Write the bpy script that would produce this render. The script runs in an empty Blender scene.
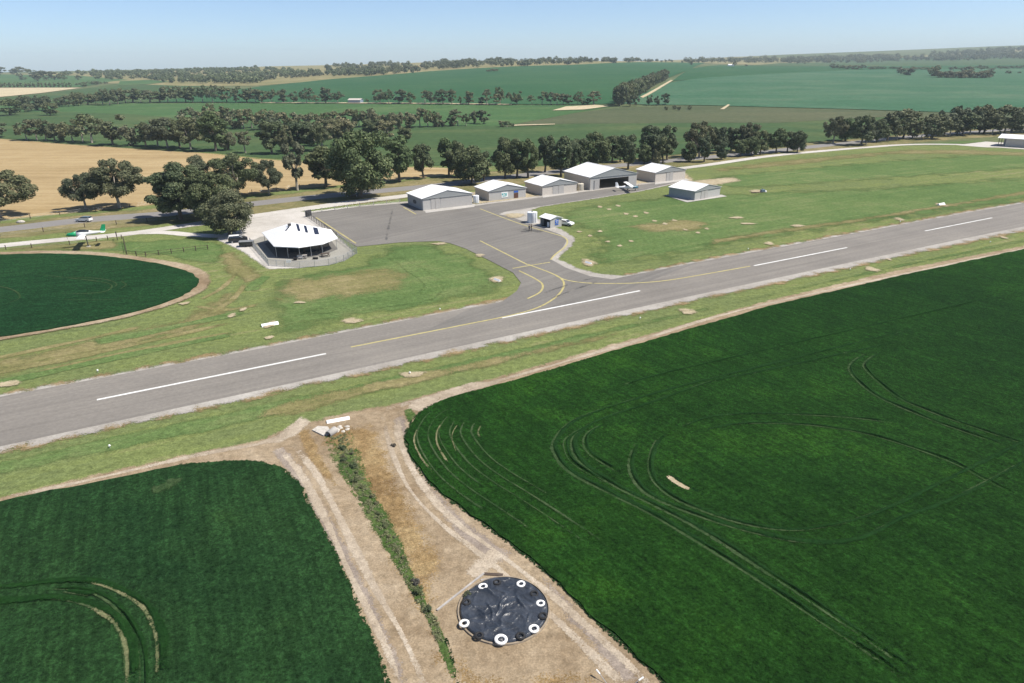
import bpy, bmesh, math, random
import numpy as np
from mathutils import Vector, Matrix
from mathutils.geometry import delaunay_2d_cdt
random.seed(7); RNG = np.random.default_rng(7)
S = bpy.context.scene
COL = S.collection
R = math.radians

# ------------------------------------------------------------------ camera
H = 40.0; F = 683.0; HY = 62.0; ROLL = R(0.5)
PITCH = math.atan((341.5-HY)/F)
cd = bpy.data.cameras.new('camera'); cam = bpy.data.objects.new('camera', cd); COL.objects.link(cam)
cd.sensor_width = 36.0; cd.lens = F/1024*36.0; cd.clip_end = 60000; cd.clip_start = 0.5
_fwd = Vector((0, math.cos(PITCH), -math.sin(PITCH))); _up0 = Vector((0, math.sin(PITCH), math.cos(PITCH))); _rt0 = Vector((1, 0, 0))
_c, _s = math.cos(ROLL), math.sin(ROLL)
_rt = _rt0*_c - _up0*_s; _up = _rt0*_s + _up0*_c
cam.matrix_world = Matrix(((_rt.x, _up.x, -_fwd.x, 0), (_rt.y, _up.y, -_fwd.y, 0), (_rt.z, _up.z, -_fwd.z, H), (0, 0, 0, 1)))
S.camera = cam

def ray(px, py):
    return _fwd + _rt*((px-512)/F) + _up*((341.5-py)/F)
def G(px, py, z=0.0):
    """survey point on the level airfield (height z)"""
    d = ray(px, py); t = (H-z)/max(-d.z, 1e-4)
    return Vector((d.x*t, d.y*t, z))

# ------------------------------------------------------------------ terrain height
_RK = [525, 820, 1170, 1750, 2340, 3030, 4080, 5250, 7000, 9500]
_TC = [(-400, [0,0,2,6,16,18,8,0,-30,-90]), (0, [0,0,2,6,16,18,8,0,-30,-90]), (128, [0,0,2,8,18,23,14,4,-30,-90]),
       (256, [0,1,4,12,21,31,24,10,-30,-90]),
       (400, [0,2,10,22,32,38,28,10,-30,-90]), (460, [0,2.5,13,27,38,47,32,10,-30,-90]), (512, [0,3,16,32,43,48,32,10,-30,-90]), (640, [0,3,14,30,38,38,34,20,-20,-80]),
       (768, [0,4,14,22,24,30,64,72,20,-40]), (900, [0,3,12,18,21,25,66,100,60,-20]), (1024, [0,2,10,16,21,36,92,128,90,0]),
       (1424, [0,2,10,16,21,36,92,128,90,0])]
_lr = np.linspace(math.log(300), math.log(9500), 240)
_cc = np.arange(-400, 1425, 12.0)
_tab0 = np.array([np.interp(np.exp(_lr), [300]+_RK, [0]+z) for _, z in _TC])
_tab = np.array([[np.interp(c, [q[0] for q in _TC], _tab0[:, k]) for k in range(len(_lr))] for c in _cc])
def _box(a, n, ax):
    k = np.ones(n)/n
    p = [(0, 0), (0, 0)]; p[ax] = (n//2, n//2)
    return np.apply_along_axis(lambda v: np.convolve(v, k, 'valid'), ax, np.pad(a, p, mode='edge'))
for _ in range(2):
    _tab = _box(_tab, 7, 0); _tab = _box(_tab, 9, 1)
_tab[:, np.exp(_lr) < 505] = 0
def hz(x, y):
    if y < 510: return 0.0
    c = min(max(512+738*x/y, -400), 1423.9); l = min(math.log(y), _lr[-1]-1e-6)
    ci = (c+400)/12; ri = (l-_lr[0])/(_lr[1]-_lr[0])
    i = min(int(ci), len(_cc)-2); j = min(int(ri), len(_lr)-2); u = ci-i; v = ri-j
    t = _tab
    z = (t[i, j]*(1-u)+t[i+1, j]*u)*(1-v)+(t[i, j+1]*(1-u)+t[i+1, j+1]*u)*v
    k = min(max((y-510)/250, 0), 1)
    return float(z)*k*k*(3-2*k)
def at(px, py, far=8000):
    """survey point on the real terrain"""
    d = ray(px, py); d = d/d.y
    y0 = 40.0; y = y0
    while y < far:
        p = d*y
        if H+p.z <= hz(p.x, p.y): break
        y0 = y; y *= 1.02
    if y >= far: y0 = y = min(y, far)
    for _ in range(18):
        m = (y0+y)/2; p = d*m
        if H+p.z <= hz(p.x, p.y): y = m
        else: y0 = m
    p = d*y
    return Vector((p.x, p.y, hz(p.x, p.y)))

# runway axis
_a, _b = G(97, 400), G(847, 248)
RU = (_b-_a).normalized(); RN = Vector((-RU.y, RU.x, 0)); RANG = math.atan2(RU.y, RU.x)

# ------------------------------------------------------------------ node helpers
class NT:
    def __init__(s, name):
        s.m = bpy.data.materials.new(name); s.m.use_nodes = True
        s.t = s.m.node_tree; s.t.nodes.clear()
        s.out = s.t.nodes.new('ShaderNodeOutputMaterial')
    def n(s, typ, **kw):
        nd = s.t.nodes.new(typ)
        for k, v in kw.items(): setattr(nd, k, v)
        return nd
    def set(s, sock, v):
        if hasattr(v, 'is_output') or isinstance(v, bpy.types.NodeSocket): s.t.links.new(v, sock)
        elif isinstance(v, (tuple, list)) and len(v) == 3 and sock.type == 'RGBA': sock.default_value = (*v, 1)
        else: sock.default_value = v
    def coord(s, rot=0, scale=(1, 1, 1), kind='Object', loc=(0, 0, 0)):
        tc = s.n('ShaderNodeTexCoord'); mp = s.n('ShaderNodeMapping')
        s.t.links.new(tc.outputs[kind], mp.inputs[0])
        mp.vector_type = 'TEXTURE'   # turn first, then stretch along the turned axes
        mp.inputs['Rotation'].default_value = (0, 0, -rot); mp.inputs['Scale'].default_value = tuple(1/q for q in scale); mp.inputs['Location'].default_value = loc
        return mp.outputs[0]
    def noise(s, vec, scale, detail=4, rough=.55, dist=0):
        nd = s.n('ShaderNodeTexNoise'); s.set(nd.inputs['Vector'], vec)
        nd.inputs['Scale'].default_value = scale; nd.inputs['Detail'].default_value = detail; nd.inputs['Roughness'].default_value = rough
        nd.inputs['Distortion'].default_value = dist
        return nd.outputs['Fac']
    def math(s, op, a, b=0.0, clamp=False):
        nd = s.n('ShaderNodeMath', operation=op, use_clamp=clamp); s.set(nd.inputs[0], a); s.set(nd.inputs[1], b); return nd.outputs[0]
    def rng(s, v, a, b, c=0.0, d=1.0, smooth=False):
        nd = s.n('ShaderNodeMapRange'); nd.clamp = True
        if smooth: nd.interpolation_type = 'SMOOTHSTEP'
        s.set(nd.inputs[0], v)
        for i, q in enumerate((a, b, c, d)): nd.inputs[i+1].default_value = q
        return nd.outputs[0]
    def ramp(s, fac, stops):
        nd = s.n('ShaderNodeValToRGB'); s.set(nd.inputs[0], fac); e = nd.color_ramp.elements
        while len(e) > 1: e.remove(e[-1])
        e[0].position = stops[0][0]; e[0].color = (*stops[0][1], 1)
        for p, c in stops[1:]:
            q = e.new(p); q.color = (*c, 1)
        return nd.outputs[0]
    def mix(s, fac, a, b, blend='MIX'):
        nd = s.n('ShaderNodeMix', data_type='RGBA', blend_type=blend); s.set(nd.inputs[0], fac); s.set(nd.inputs[6], a); s.set(nd.inputs[7], b); return nd.outputs[2]
    def attr(s, name):
        return s.n('ShaderNodeAttribute', attribute_name=name).outputs['Fac']
    def ragged(s, v, sc, k, cover=1.0):
        # every point either belongs to the patch or not: tufts and crumbs thin out towards the edge
        n = s.math('ADD', s.math('MULTIPLY', s.noise(v, sc, 4, .6), .5*k), s.math('MULTIPLY', s.noise(v, 7.0, 3, .75), 1-.5*k))
        lo = .355
        thr = s.rng(n, lo, 1-lo, .02, 1.0)
        return s.math('GREATER_THAN', s.math('MULTIPLY', s.attr('fade'), cover*1.03), thr)
    def bump(s, h, strength, dist=.1):
        nd = s.n('ShaderNodeBump'); s.set(nd.inputs['Height'], h); nd.inputs['Strength'].default_value = strength; nd.inputs['Distance'].default_value = dist; return nd.outputs[0]
    def bsdf(s, color, rough=.9, metal=0, spec=.3, normal=None, alpha=None):
        b = s.n('ShaderNodeBsdfPrincipled'); s.set(b.inputs['Base Color'], color); s.set(b.inputs['Roughness'], rough)
        b.inputs['Metallic'].default_value = metal; b.inputs['Specular IOR Level'].default_value = spec
        if normal is not None: s.set(b.inputs['Normal'], normal)
        sh = b.outputs[0]
        if alpha is not None:
            tr = s.n('ShaderNodeBsdfTransparent'); mx = s.n('ShaderNodeMixShader')
            s.set(mx.inputs[0], alpha); s.t.links.new(tr.outputs[0], mx.inputs[1]); s.t.links.new(sh, mx.inputs[2]); sh = mx.outputs[0]
        s.t.links.new(sh, s.out.inputs[0]); return b

def srgb(r, g, b):
    f = lambda c: ((c/255+.055)/1.055)**2.4 if c > 10 else c/255/12.92
    return (f(r), f(g), f(b))
def mul(c, k): return tuple(x*k for x in c)

MATS = {}
def surf(name, stops, lo=.02, mid=.25, fine=2.0, grain=.3, streak=None, bump=.3, fade=None, rough=.95, cover=1.0, w=(.5, .3, .35), loc=(0, 0, 0), spread=(.32, .68), fine2=None):
    """a mottled natural surface: slow patches + medium mottling + optional streaks along one direction, with a fine grain"""
    s = NT(name); v = s.coord(loc=loc)
    f = s.math('ADD', s.math('MULTIPLY', s.noise(v, lo, 5, .6, .4), w[0]), s.math('MULTIPLY', s.noise(v, mid, 5, .6, .3), w[1]))
    tot = w[0]+w[1]
    if streak:
        ang, sx, sy = streak
        f = s.math('ADD', f, s.math('MULTIPLY', s.noise(s.coord(-ang, (sx, sy, 1), loc=loc), 1, 4, .6), w[2])); tot += w[2]
    f = s.rng(f, tot*spread[0], tot*spread[1])
    c = s.ramp(f, stops)
    g = s.noise(v, fine, 4, .75)
    gg = s.rng(g, .3, .7, 1-grain, 1+grain)
    if fine2:
        g2 = s.noise(v, fine2, 3, .7); gg = s.math('MULTIPLY', gg, s.rng(g2, .3, .7, 1-grain, 1+grain))
    c = s.mix(1.0, c, gg, 'MULTIPLY')
    alpha = None
    if fade:
        alpha = s.ragged(v, fade[0], fade[1], cover)
    s.bsdf(c, rough, spec=.04, normal=s.bump(g, bump, .15) if bump else None, alpha=alpha)
    MATS[name] = s.m; return s.m

def plain(name, color, rough=.6, metal=0, spec=.4, var=.12, vscale=1.5, bump=0, ribs=None):
    s = NT(name); v = s.coord()
    n = s.noise(v, vscale, 5, .6)
    c = s.mix(1.0, color, s.rng(n, .3, .7, 1-var, 1+var), 'MULTIPLY')
    nrm = None
    if ribs:
        ax, per = ribs
        wv = s.n('ShaderNodeTexWave', wave_type='BANDS', bands_direction=ax); s.set(wv.inputs['Vector'], v); wv.inputs['Scale'].default_value = 1/per/1.0*.05*6.2832/ (2*math.pi) * 20 / 6.2832
        nrm = s.bump(wv.outputs['Fac'], .25, .05)
    elif bump: nrm = s.bump(s.noise(v, vscale*6, 4), bump, .05)
    s.bsdf(c, rough, metal, spec, nrm); MATS[name] = s.m; return s.m

# ------------------------------------------------------------------ object helpers
def tag(o, label=None, cat=None, group=None, kind=None):
    if label: o['label'] = label
    if cat: o['category'] = cat
    if group: o['group'] = group
    if kind: o['kind'] = kind
    return o
def thing(name, label, cat, loc=(0, 0, 0), rz=0.0, group=None):
    o = bpy.data.objects.new(name, None); COL.objects.link(o); o.empty_display_size = .3
    o.location = loc; o.rotation_euler = (0, 0, rz)
    return tag(o, label, cat, group)
def link(name, me, mat, parent=None, smooth=False):
    o = bpy.data.objects.new(name, me); COL.objects.link(o)
    if mat is not None:
        for m in (mat if isinstance(mat, (list, tuple)) else [mat]): me.materials.append(m)
    if parent: o.parent = parent
    if smooth: me.polygons.foreach_set('use_smooth', [True]*len(me.polygons))
    return o

class MB:
    """collects simple shapes and links them as one mesh object"""
    def __init__(s): s.v = []; s.f = []; s.mi = []; s.cur = 0
    def add(s, vs, fs, M=None):
        o = len(s.v)
        s.v += [tuple(M @ Vector(p)) if M else tuple(p) for p in vs]
        s.f += [tuple(i+o for i in f) for f in fs]; s.mi += [s.cur]*len(fs); return s
    def box(s, c, d, M=None, rz=0):
        x, y, z = d[0]/2, d[1]/2, d[2]/2
        vs = [(a*x, b*y, e*z) for e in (-1, 1) for b in (-1, 1) for a in (-1, 1)]
        T = Matrix.Translation(c) @ Matrix.Rotation(rz, 4, 'Z')
        if M: T = M @ T
        return s.add(vs, [(0, 2, 3, 1), (4, 5, 7, 6), (0, 1, 5, 4), (2, 6, 7, 3), (0, 4, 6, 2), (1, 3, 7, 5)], T)
    def tube(s, p0, p1, r0, r1=None, n=8, cap=True):
        p0, p1 = Vector(p0), Vector(p1); r1 = r0 if r1 is None else r1
        d = (p1-p0).normalized(); a = d.orthogonal().normalized(); b = d.cross(a)
        vs = [p0+(a*math.cos(t)+b*math.sin(t))*r0 for t in np.linspace(0, 2*math.pi, n, endpoint=False)]
        vs += [p1+(a*math.cos(t)+b*math.sin(t))*r1 for t in np.linspace(0, 2*math.pi, n, endpoint=False)]
        fs = [(i, (i+1) % n, n+(i+1) % n, n+i) for i in range(n)]
        if cap: fs += [tuple(range(n))[::-1], tuple(range(n, 2*n))]
        return s.add(vs, fs)
    def prism(s, poly, z0, z1, M=None):
        n = len(poly); vs = [(p[0], p[1], z0) for p in poly]+[(p[0], p[1], z1) for p in poly]
        fs = [(i, (i+1) % n, n+(i+1) % n, n+i) for i in range(n)]+[tuple(range(n))[::-1], tuple(range(n, 2*n))]
        return s.add(vs, fs, M)
    def loft(s, rings, cap=True, close=True):
        n = len(rings[0]); vs = [p for r in rings for p in r]; fs = []
        for k in range(len(rings)-1):
            for i in range(n if close else n-1):
                j = (i+1) % n; fs.append((k*n+i, k*n+j, (k+1)*n+j, (k+1)*n+i))
        if cap: fs += [tuple(range(n))[::-1], tuple(range((len(rings)-1)*n, len(rings)*n))]
        return s.add(vs, fs)
    def lathe(s, prof, n=20, c=(0, 0, 0)):
        rings = [[(c[0]+r*math.cos(t), c[1]+r*math.sin(t), c[2]+z) for t in np.linspace(0, 2*math.pi, n, endpoint=False)] for r, z in prof]
        return s.loft(rings, cap=True)
    def mesh(s, name):
        me = bpy.data.meshes.new(name); me.from_pydata(s.v, [], s.f)
        if any(s.mi): me.polygons.foreach_set('material_index', s.mi)
        me.update(); return me
    def build(s, name, mat, parent=None, smooth=False, recalc=True):
        me = s.mesh(name)
        if recalc:
            bm = bmesh.new(); bm.from_mesh(me); bmesh.ops.recalc_face_normals(bm, faces=bm.faces); bm.to_mesh(me); bm.free()
        return link(name, me, mat, parent, smooth)

def catmull(pts, n=6, closed=True):
    P = [Vector((p[0], p[1], p[2] if len(p) > 2 else 0)) for p in pts]; N = len(P); out = []
    for i in range(N if closed else N-1):
        if closed: a, b, c, d = P[(i-1) % N], P[i], P[(i+1) % N], P[(i+2) % N]
        else: a, b, c, d = P[max(i-1, 0)], P[i], P[i+1], P[min(i+2, N-1)]
        for k in range(n):
            t = k/n
            out.append(((b*2)+(c-a)*t+(a*2-b*5+c*4-d)*t*t+(b*3-a-c*3+d)*t**3)*.5)
    if not closed: out.append(P[-1])
    return out
def ccw(P):
    A = sum(P[i].x*P[(i+1) % len(P)].y-P[(i+1) % len(P)].x*P[i].y for i in range(len(P)))
    return P if A > 0 else P[::-1]
def offset(P, d):
    n = len(P); out = []
    for i in range(n):
        a, b, c = P[i-1], P[i], P[(i+1) % n]
        t1 = (b-a).normalized(); t2 = (c-b).normalized(); n1 = Vector((-t1.y, t1.x, 0)); n2 = Vector((-t2.y, t2.x, 0))
        m = (n1+n2); m = m.normalized() if m.length > 1e-6 else n1
        k = d/max(m.dot(n1), .5); out.append(b+m*k)
    return out
def tri(P):
    """triangles filling an outline (robust for long ragged outlines)"""
    n = len(P)
    v, e, f, ov, oe, of = delaunay_2d_cdt([Vector((p[0], p[1])) for p in P], [(i, (i+1) % n) for i in range(n)], [], 1, 1e-5)
    return [(p.x, p.y) for p in v], [tuple(t) for t in f]
def area_per(P):
    n = len(P)
    A = abs(sum(P[i].x*P[(i+1) % n].y-P[(i+1) % n].x*P[i].y for i in range(n)))/2
    return A, sum((P[i]-P[i-1]).length for i in range(n))
LEVEL = [0.010]
def nextz(dz=.0015):
    LEVEL[0] += dz; return LEVEL[0]
def sheet(name, P, mat, feather=0, z=None, smooth=0, kind='structure', skirt=0, jitter=0):
    """flat ground sheet from an outline in metres; the outer `feather` metres carry a fading attribute"""
    z = nextz() if z is None else z
    P = [Vector((p[0], p[1], 0)) for p in P]
    if smooth: P = catmull(P, smooth)
    P = ccw(P)
    if jitter:
        Q = []
        for i in range(len(P)):
            a, b = P[i], P[(i+1) % len(P)]; k = max(1, min(60, int((b-a).length/1.2)))
            for j in range(k): Q.append(a.lerp(b, j/k)+Vector((random.uniform(-1, 1)*jitter, random.uniform(-1, 1)*jitter, 0)))
        P = Q
    vs, fs, fade = [], [], []
    if feather:
        A, per = area_per(P); feather = min(feather, 1.1*A/per)
        B_ = []
        for i in range(len(P)):
            a, b = P[i], P[(i+1) % len(P)]; k = max(1, min(80, int((b-a).length/(feather*1.5))))
            B_ += [a.lerp(b, q/k) for q in range(k)]
        g = max(feather*.45, math.sqrt(A/3500)); xy = np.array([(p.x, p.y) for p in B_]); P0 = xy; P1 = np.roll(xy, -1, 0)
        gx, gy = np.meshgrid(np.arange(xy[:, 0].min(), xy[:, 0].max(), g), np.arange(xy[:, 1].min(), xy[:, 1].max(), g)); Q = np.c_[gx.ravel(), gy.ravel()]+RNG.uniform(-.2, .2, (gx.size, 2))*g
        def bdist(Q):
            out = np.full(len(Q), 1e9)
            for a, b in zip(P0, P1):
                d = b-a; t = np.clip(((Q-a)@d)/max(d@d, 1e-9), 0, 1); out = np.minimum(out, np.hypot(*(Q-a-t[:, None]*d).T))
            return out
        ins = np.zeros(len(Q), bool)
        for a, b in zip(P0, P1):
            c = (a[1] > Q[:, 1]) != (b[1] > Q[:, 1])
            with np.errstate(divide='ignore', invalid='ignore'): ins ^= c & (Q[:, 0] < (b[0]-a[0])*(Q[:, 1]-a[1])/(b[1]-a[1]+1e-12)+a[0])
        Q = Q[ins]; Q = Q[bdist(Q) > g*.35]; n = len(B_)
        v, e, f, *_ = delaunay_2d_cdt([Vector((p.x, p.y)) for p in B_]+[Vector(q) for q in Q], [(i, (i+1) % n) for i in range(n)], [], 1, 1e-5)
        vs = [(p.x, p.y, z) for p in v]; fs = [tuple(t) for t in f]; fade = list(np.minimum(bdist(np.array([(p.x, p.y) for p in v]))/feather, 1))
    else:
        tv, tf = tri(P); vs = [(x, y, z) for x, y in tv]; fade = [1.]*len(tv); fs = [tuple(t) for t in tf]
    if skirt:
        n = len(P); b = len(vs); vs += [(p.x, p.y, z-skirt) for p in P]+[(p.x, p.y, z) for p in P]; fade += [1.]*2*n
        fs += [(b+i, b+(i+1) % n, b+n+(i+1) % n, b+n+i) for i in range(n)]
    me = bpy.data.meshes.new(name); me.from_pydata(vs, [], fs)
    at_ = me.attributes.new('fade', 'FLOAT', 'POINT'); at_.data.foreach_set('value', fade)
    bm = bmesh.new(); bm.from_mesh(me)
    for f in bm.faces:
        f.normal_update()
        if f.normal.z < -.1: f.normal_flip()
    bm.to_mesh(me); bm.free()
    return tag(link(name, me, mat), kind=kind)
def strip(name, pts, width, mat, z=None, smooth=6, kind='structure', wob=.0, taper=True, core=.45, ridge=0):
    """a soft-edged band along a line on the ground (a wheel track, a painted line)"""
    z = nextz() if z is None else z
    P = catmull(pts, smooth, False) if smooth else [Vector((p[0], p[1], 0)) for p in pts]
    L = [0.0]
    for i in range(1, len(P)): L.append(L[-1]+(P[i]-P[i-1]).length)
    vs, fs, fade = [], [], []; prof = [(-1, 0), (-core, 1), (core, 1), (1, 0)]
    ph = random.random()*9
    for i, p in enumerate(P):
        a, b = P[max(i-1, 0)], P[min(i+1, len(P)-1)]; t = (b-a).normalized(); n = Vector((-t.y, t.x, 0))
        u = i/(len(P)-1)
        w = width(u) if callable(width) else width
        w *= 1+wob*(math.sin(L[i]*.35+ph)+math.sin(L[i]*.13+2*ph))*.5
        for q, f in prof:
            e = p+n*q*w/2; vs.append((e.x, e.y, z+(ridge*(.6+.4*math.sin(L[i]*.9+ph))*(1 if f else 0) if ridge else 0))); fade.append(f*(min(1, min(u, 1-u)*6+.1) if taper else 1))
    m = len(prof)
    for i in range(len(P)-1):
        for k in range(m-1): fs.append((i*m+k, (i+1)*m+k, (i+1)*m+k+1, i*m+k+1))
    me = bpy.data.meshes.new(name); me.from_pydata(vs, [], fs)
    at_ = me.attributes.new('fade', 'FLOAT', 'POINT'); at_.data.foreach_set('value', fade)
    bm = bmesh.new(); bm.from_mesh(me)
    for f in bm.faces:
        f.normal_update()
        if f.normal.z < 0: f.normal_flip()
    bm.to_mesh(me); bm.free()
    return tag(link(name, me, mat), kind=kind)
def drape(name, pxpoly, mat, lift=.25, cell=28.0, kind='structure', jit=0):
    """a field laid over the rolling ground beyond the airfield"""
    P = ccw([Vector((*at(*p)[:2], 0)) for p in pxpoly])
    bm = bmesh.new()
    xs = [p.x for p in P]; ys = [p.y for p in P]
    tv, tf = tri(P); vv = [bm.verts.new((x, y, 0)) for x, y in tv]
    for t in tf:
        try: bm.faces.new([vv[i] for i in t])
        except ValueError: pass
    cx = max(cell, (max(xs)-min(xs))/70); cy = max(cell, (max(ys)-min(ys))/70)
    for k in range(1, int((max(xs)-min(xs))/cx)+1):
        bmesh.ops.bisect_plane(bm, geom=bm.verts[:]+bm.edges[:]+bm.faces[:], plane_co=(min(xs)+k*cx, 0, 0), plane_no=(1, 0, 0))
    for k in range(1, int((max(ys)-min(ys))/cy)+1):
        bmesh.ops.bisect_plane(bm, geom=bm.verts[:]+bm.edges[:]+bm.faces[:], plane_co=(0, min(ys)+k*cy, 0), plane_no=(0, 1, 0))
    bmesh.ops.triangulate(bm, faces=bm.faces[:])
    for v in bm.verts: v.co.z = hz(v.co.x, v.co.y)+lift*(1+max(0, v.co.y-500)/900)
    for f in bm.faces:
        f.normal_update()
        if f.normal.z < 0: f.normal_flip()
    me = bpy.data.meshes.new(name); bm.to_mesh(me); bm.free()
    return tag(link(name, me, mat, smooth=True), kind=kind)
# ------------------------------------------------------------------ light, sky, air
SUN_EL, SUN_AZ = R(56), R(-8)           # azimuth measured from +X towards +Y
sd = Vector((math.cos(SUN_EL)*math.cos(SUN_AZ), math.cos(SUN_EL)*math.sin(SUN_AZ), math.sin(SUN_EL)))
ld = bpy.data.lights.new('sun', 'SUN'); ld.energy = 5.0; ld.angle = R(.5); ld.color = (1, .94, .85)
lo = bpy.data.objects.new('sun', ld); COL.objects.link(lo); lo.rotation_euler = (-sd).to_track_quat('-Z', 'Y').to_euler(); lo.location = (60, 0, 120)
W = bpy.data.worlds.new('World'); S.world = W; W.use_nodes = True
wt = W.node_tree; wt.nodes.clear()
sky = wt.nodes.new('ShaderNodeTexSky'); sky.sky_type = 'NISHITA'; sky.sun_disc = False
sky.sun_elevation = SUN_EL; sky.sun_rotation = math.pi/2-SUN_AZ; sky.altitude = 250; sky.air_density = .62; sky.dust_density = 0.6; sky.ozone_density = 4.0
bg = wt.nodes.new('ShaderNodeBackground'); bg.inputs[1].default_value = .110
wo = wt.nodes.new('ShaderNodeOutputWorld'); wt.links.new(sky.outputs[0], bg.inputs[0]); wt.links.new(bg.outputs[0], wo.inputs[0])
S.view_settings.view_transform = 'Standard'; S.view_settings.look = 'None'; S.view_settings.gamma = 1; S.view_settings.exposure = .50
S.cycles.transparent_max_bounces = 24; S.cycles.max_bounces = 5; S.cycles.diffuse_bounces = 3; S.cycles.glossy_bounces = 2; S.cycles.volume_bounces = 0
S.cycles.use_denoising = True

hm = bpy.data.materials.new('haze'); hm.use_nodes = True; ht = hm.node_tree; ht.nodes.clear()
pv = ht.nodes.new('ShaderNodeVolumePrincipled'); pv.inputs['Color'].default_value = (.80, .945, 1, 1); pv.inputs['Density'].default_value = .95e-4; pv.inputs['Anisotropy'].default_value = .0
ho = ht.nodes.new('ShaderNodeOutputMaterial'); ht.links.new(pv.outputs[0], ho.inputs['Volume'])
b = MB(); b.box((0, 4300, 25), (40000, 10600, 330)); tag(b.build('haze', hm), kind='stuff')

# ------------------------------------------------------------------ ground materials
GRN1, GRN2, DRY1, DRY2 = (.080, .115, .040), (.122, .150, .058), (.195, .190, .092), (.27, .235, .13)
surf('grass_field', [(0, GRN1), (.35, GRN2), (.62, (.14, .17, .058)), (.85, DRY1), (1, DRY2)], lo=.018, mid=.14, fine=1.1, grain=.34, streak=(RANG, .012, .42), bump=.5, w=(.4, .35, .5), fine2=4.5)
surf('lush_grass', [(0, (0.0547, 0.1025, 0.0322)), (.5, (0.0956, 0.1440, 0.0483)), (1, (0.1708, 0.1891, 0.0805))], lo=.03, mid=.2, fine=1.2, grain=.34, streak=(RANG, .012, .5), bump=.5, fade=(.16, 0.95), fine2=4.5)
surf('dry_grass', [(0, (0.098, 0.115, 0.039)), (.45, (0.170, 0.157, 0.068)), (1, (0.272, 0.225, 0.123))], lo=.05, mid=.35, fine=1.3, grain=.3, streak=(RANG, .02, .6), bump=.4, fade=(.22, 0.83), cover=.85, fine2=5)
surf('bare_earth', [(0, (0.162, 0.115, 0.069)), (.5, (0.264, 0.205, 0.135)), (1, (0.370, 0.304, 0.218))], lo=.06, mid=.4, fine=1.6, grain=.24, bump=.5, fade=(.35, 0.61), fine2=6)
surf('pale_dirt', [(0, (0.259, 0.209, 0.151)), (.5, (0.360, 0.302, 0.230)), (1, (0.461, 0.403, 0.324))], lo=.1, mid=.6, fine=2.5, grain=.2, bump=.4, fade=(.5, 0.72), cover=0.78, fine2=8)
surf('mauve_dirt', [(0, (0.173, 0.140, 0.115)), (.5, (0.245, 0.205, 0.169)), (1, (0.331, 0.281, 0.230))], lo=.1, mid=.6, fine=2.5, grain=.24, bump=.4, fade=(.5, 0.77), cover=0.92, fine2=8)
surf('straw_grass', [(0, (0.136, 0.085, 0.037)), (.5, (0.231, 0.160, 0.078)), (1, (0.320, 0.245, 0.129))], lo=.12, mid=.8, fine=2.5, grain=.38, bump=.7, fade=(.5, 0.83), cover=0.88, fine2=8)
surf('ditch_grass', [(0, (.030, .048, .018)), (.45, (.055, .095, .026)), (1, (.15, .17, .07))], lo=.3, mid=1.4, fine=4, grain=.45, bump=.9, fade=(.8, 0.77))
surf('orange_fringe', [(0, (.165, .125, .060)), (1, (.30, .225, .125))], lo=.1, mid=.8, fine=2.5, grain=.3, bump=.5, fade=(.6, .77), cover=.75)
surf('spot_dirt', [(0, (.27, .225, .14)), (1, (.44, .375, .26))], lo=.2, mid=.9, fine=3, grain=.25, bump=.3, fade=(.7, .8), cover=.8)
surf('stubble', [(0, (0.238, 0.169, 0.083)), (.5, (0.324, 0.241, 0.126)), (1, (0.403, 0.317, 0.180))], lo=.02, mid=.12, fine=1.0, grain=.16, streak=(R(-4), .008, .28), bump=.3, fade=(.1, 0.55), w=(.4, .3, .6))
surf('verge_grass', [(0, (0.085, 0.098, 0.038)), (.5, (0.170, 0.153, 0.072)), (1, (0.281, 0.225, 0.128))], lo=.05, mid=.3, fine=1.2, grain=.3, bump=.4, fade=(.2, 0.83), cover=.9)
def edge_dir(a, b):
    d = G(*b)-G(*a); return math.atan2(d.y, d.x)
R_EDGE, L_EDGE = edge_dir((560,582),(668,683)), edge_dir((332,548),(388,683))
CROPA, CROPB, CROPC = (.0076, .0290, .0050), (.0115, .041, .0062), (.025, .077, .0085)
def crop(name, stops, ang, fade=None):
    s = NT(name); v = s.coord()
    f = s.math('ADD', s.math('MULTIPLY', s.noise(v, .014, 5, .6, .6), .7), s.math('MULTIPLY', s.noise(v, .16, 5, .65, .4), .26))
    f = s.math('ADD', f, s.math('MULTIPLY', s.noise(s.coord(-ang, (.03, .9, 1)), 1, 4, .65), .05))
    c = s.ramp(s.rng(f, .40, .64), stops)
    rows = s.noise(s.coord(-ang, (.16, 2.2, 1)), 1, 2, .6)
    g = s.noise(v, 1.7, 4, .8); g2 = s.noise(v, 4.2, 4, .8)
    gg = s.math('MULTIPLY', s.rng(g, .32, .68, .58, 1.46), s.math('MULTIPLY', s.rng(g2, .32, .68, .35, 1.75), s.rng(rows, .34, .66, .80, 1.22)))
    c = s.mix(1.0, c, gg, 'MULTIPLY')
    pale = s.rng(s.noise(v, 3.3, 4, .75), .68, .82, 0, .45)
    c = s.mix(pale, c, (.045, .075, .035))
    hgt = s.math('ADD', s.math('MULTIPLY', g, .6), g2)
    s.bsdf(c, .9, spec=.04, normal=s.bump(hgt, .8, .35))
    MATS[name] = s.m
crop('lucerne_crop', [(0, CROPA), (.5, CROPB), (1, CROPC)], R_EDGE)
crop('lucerne_crop_left', [(0, (0.0117, 0.0353, 0.0115)), (.5, (0.0179, 0.0493, 0.0149)), (1, (0.0345, 0.0784, 0.0170))], L_EDGE)
crop('lucerne_crop_round', [(0, (0.0092, 0.0356, 0.0124)), (.5, (0.0124, 0.0443, 0.0146)), (1, (0.0194, 0.0572, 0.0167))], R(15))
surf('crop_track', [(0, (.018, .044, .014)), (.5, (.034, .062, .023)), (1, (.066, .095, .044))], lo=.15, mid=1.0, fine=4, grain=.4, bump=.5, fade=(1.2, .9), cover=.72)
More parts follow.
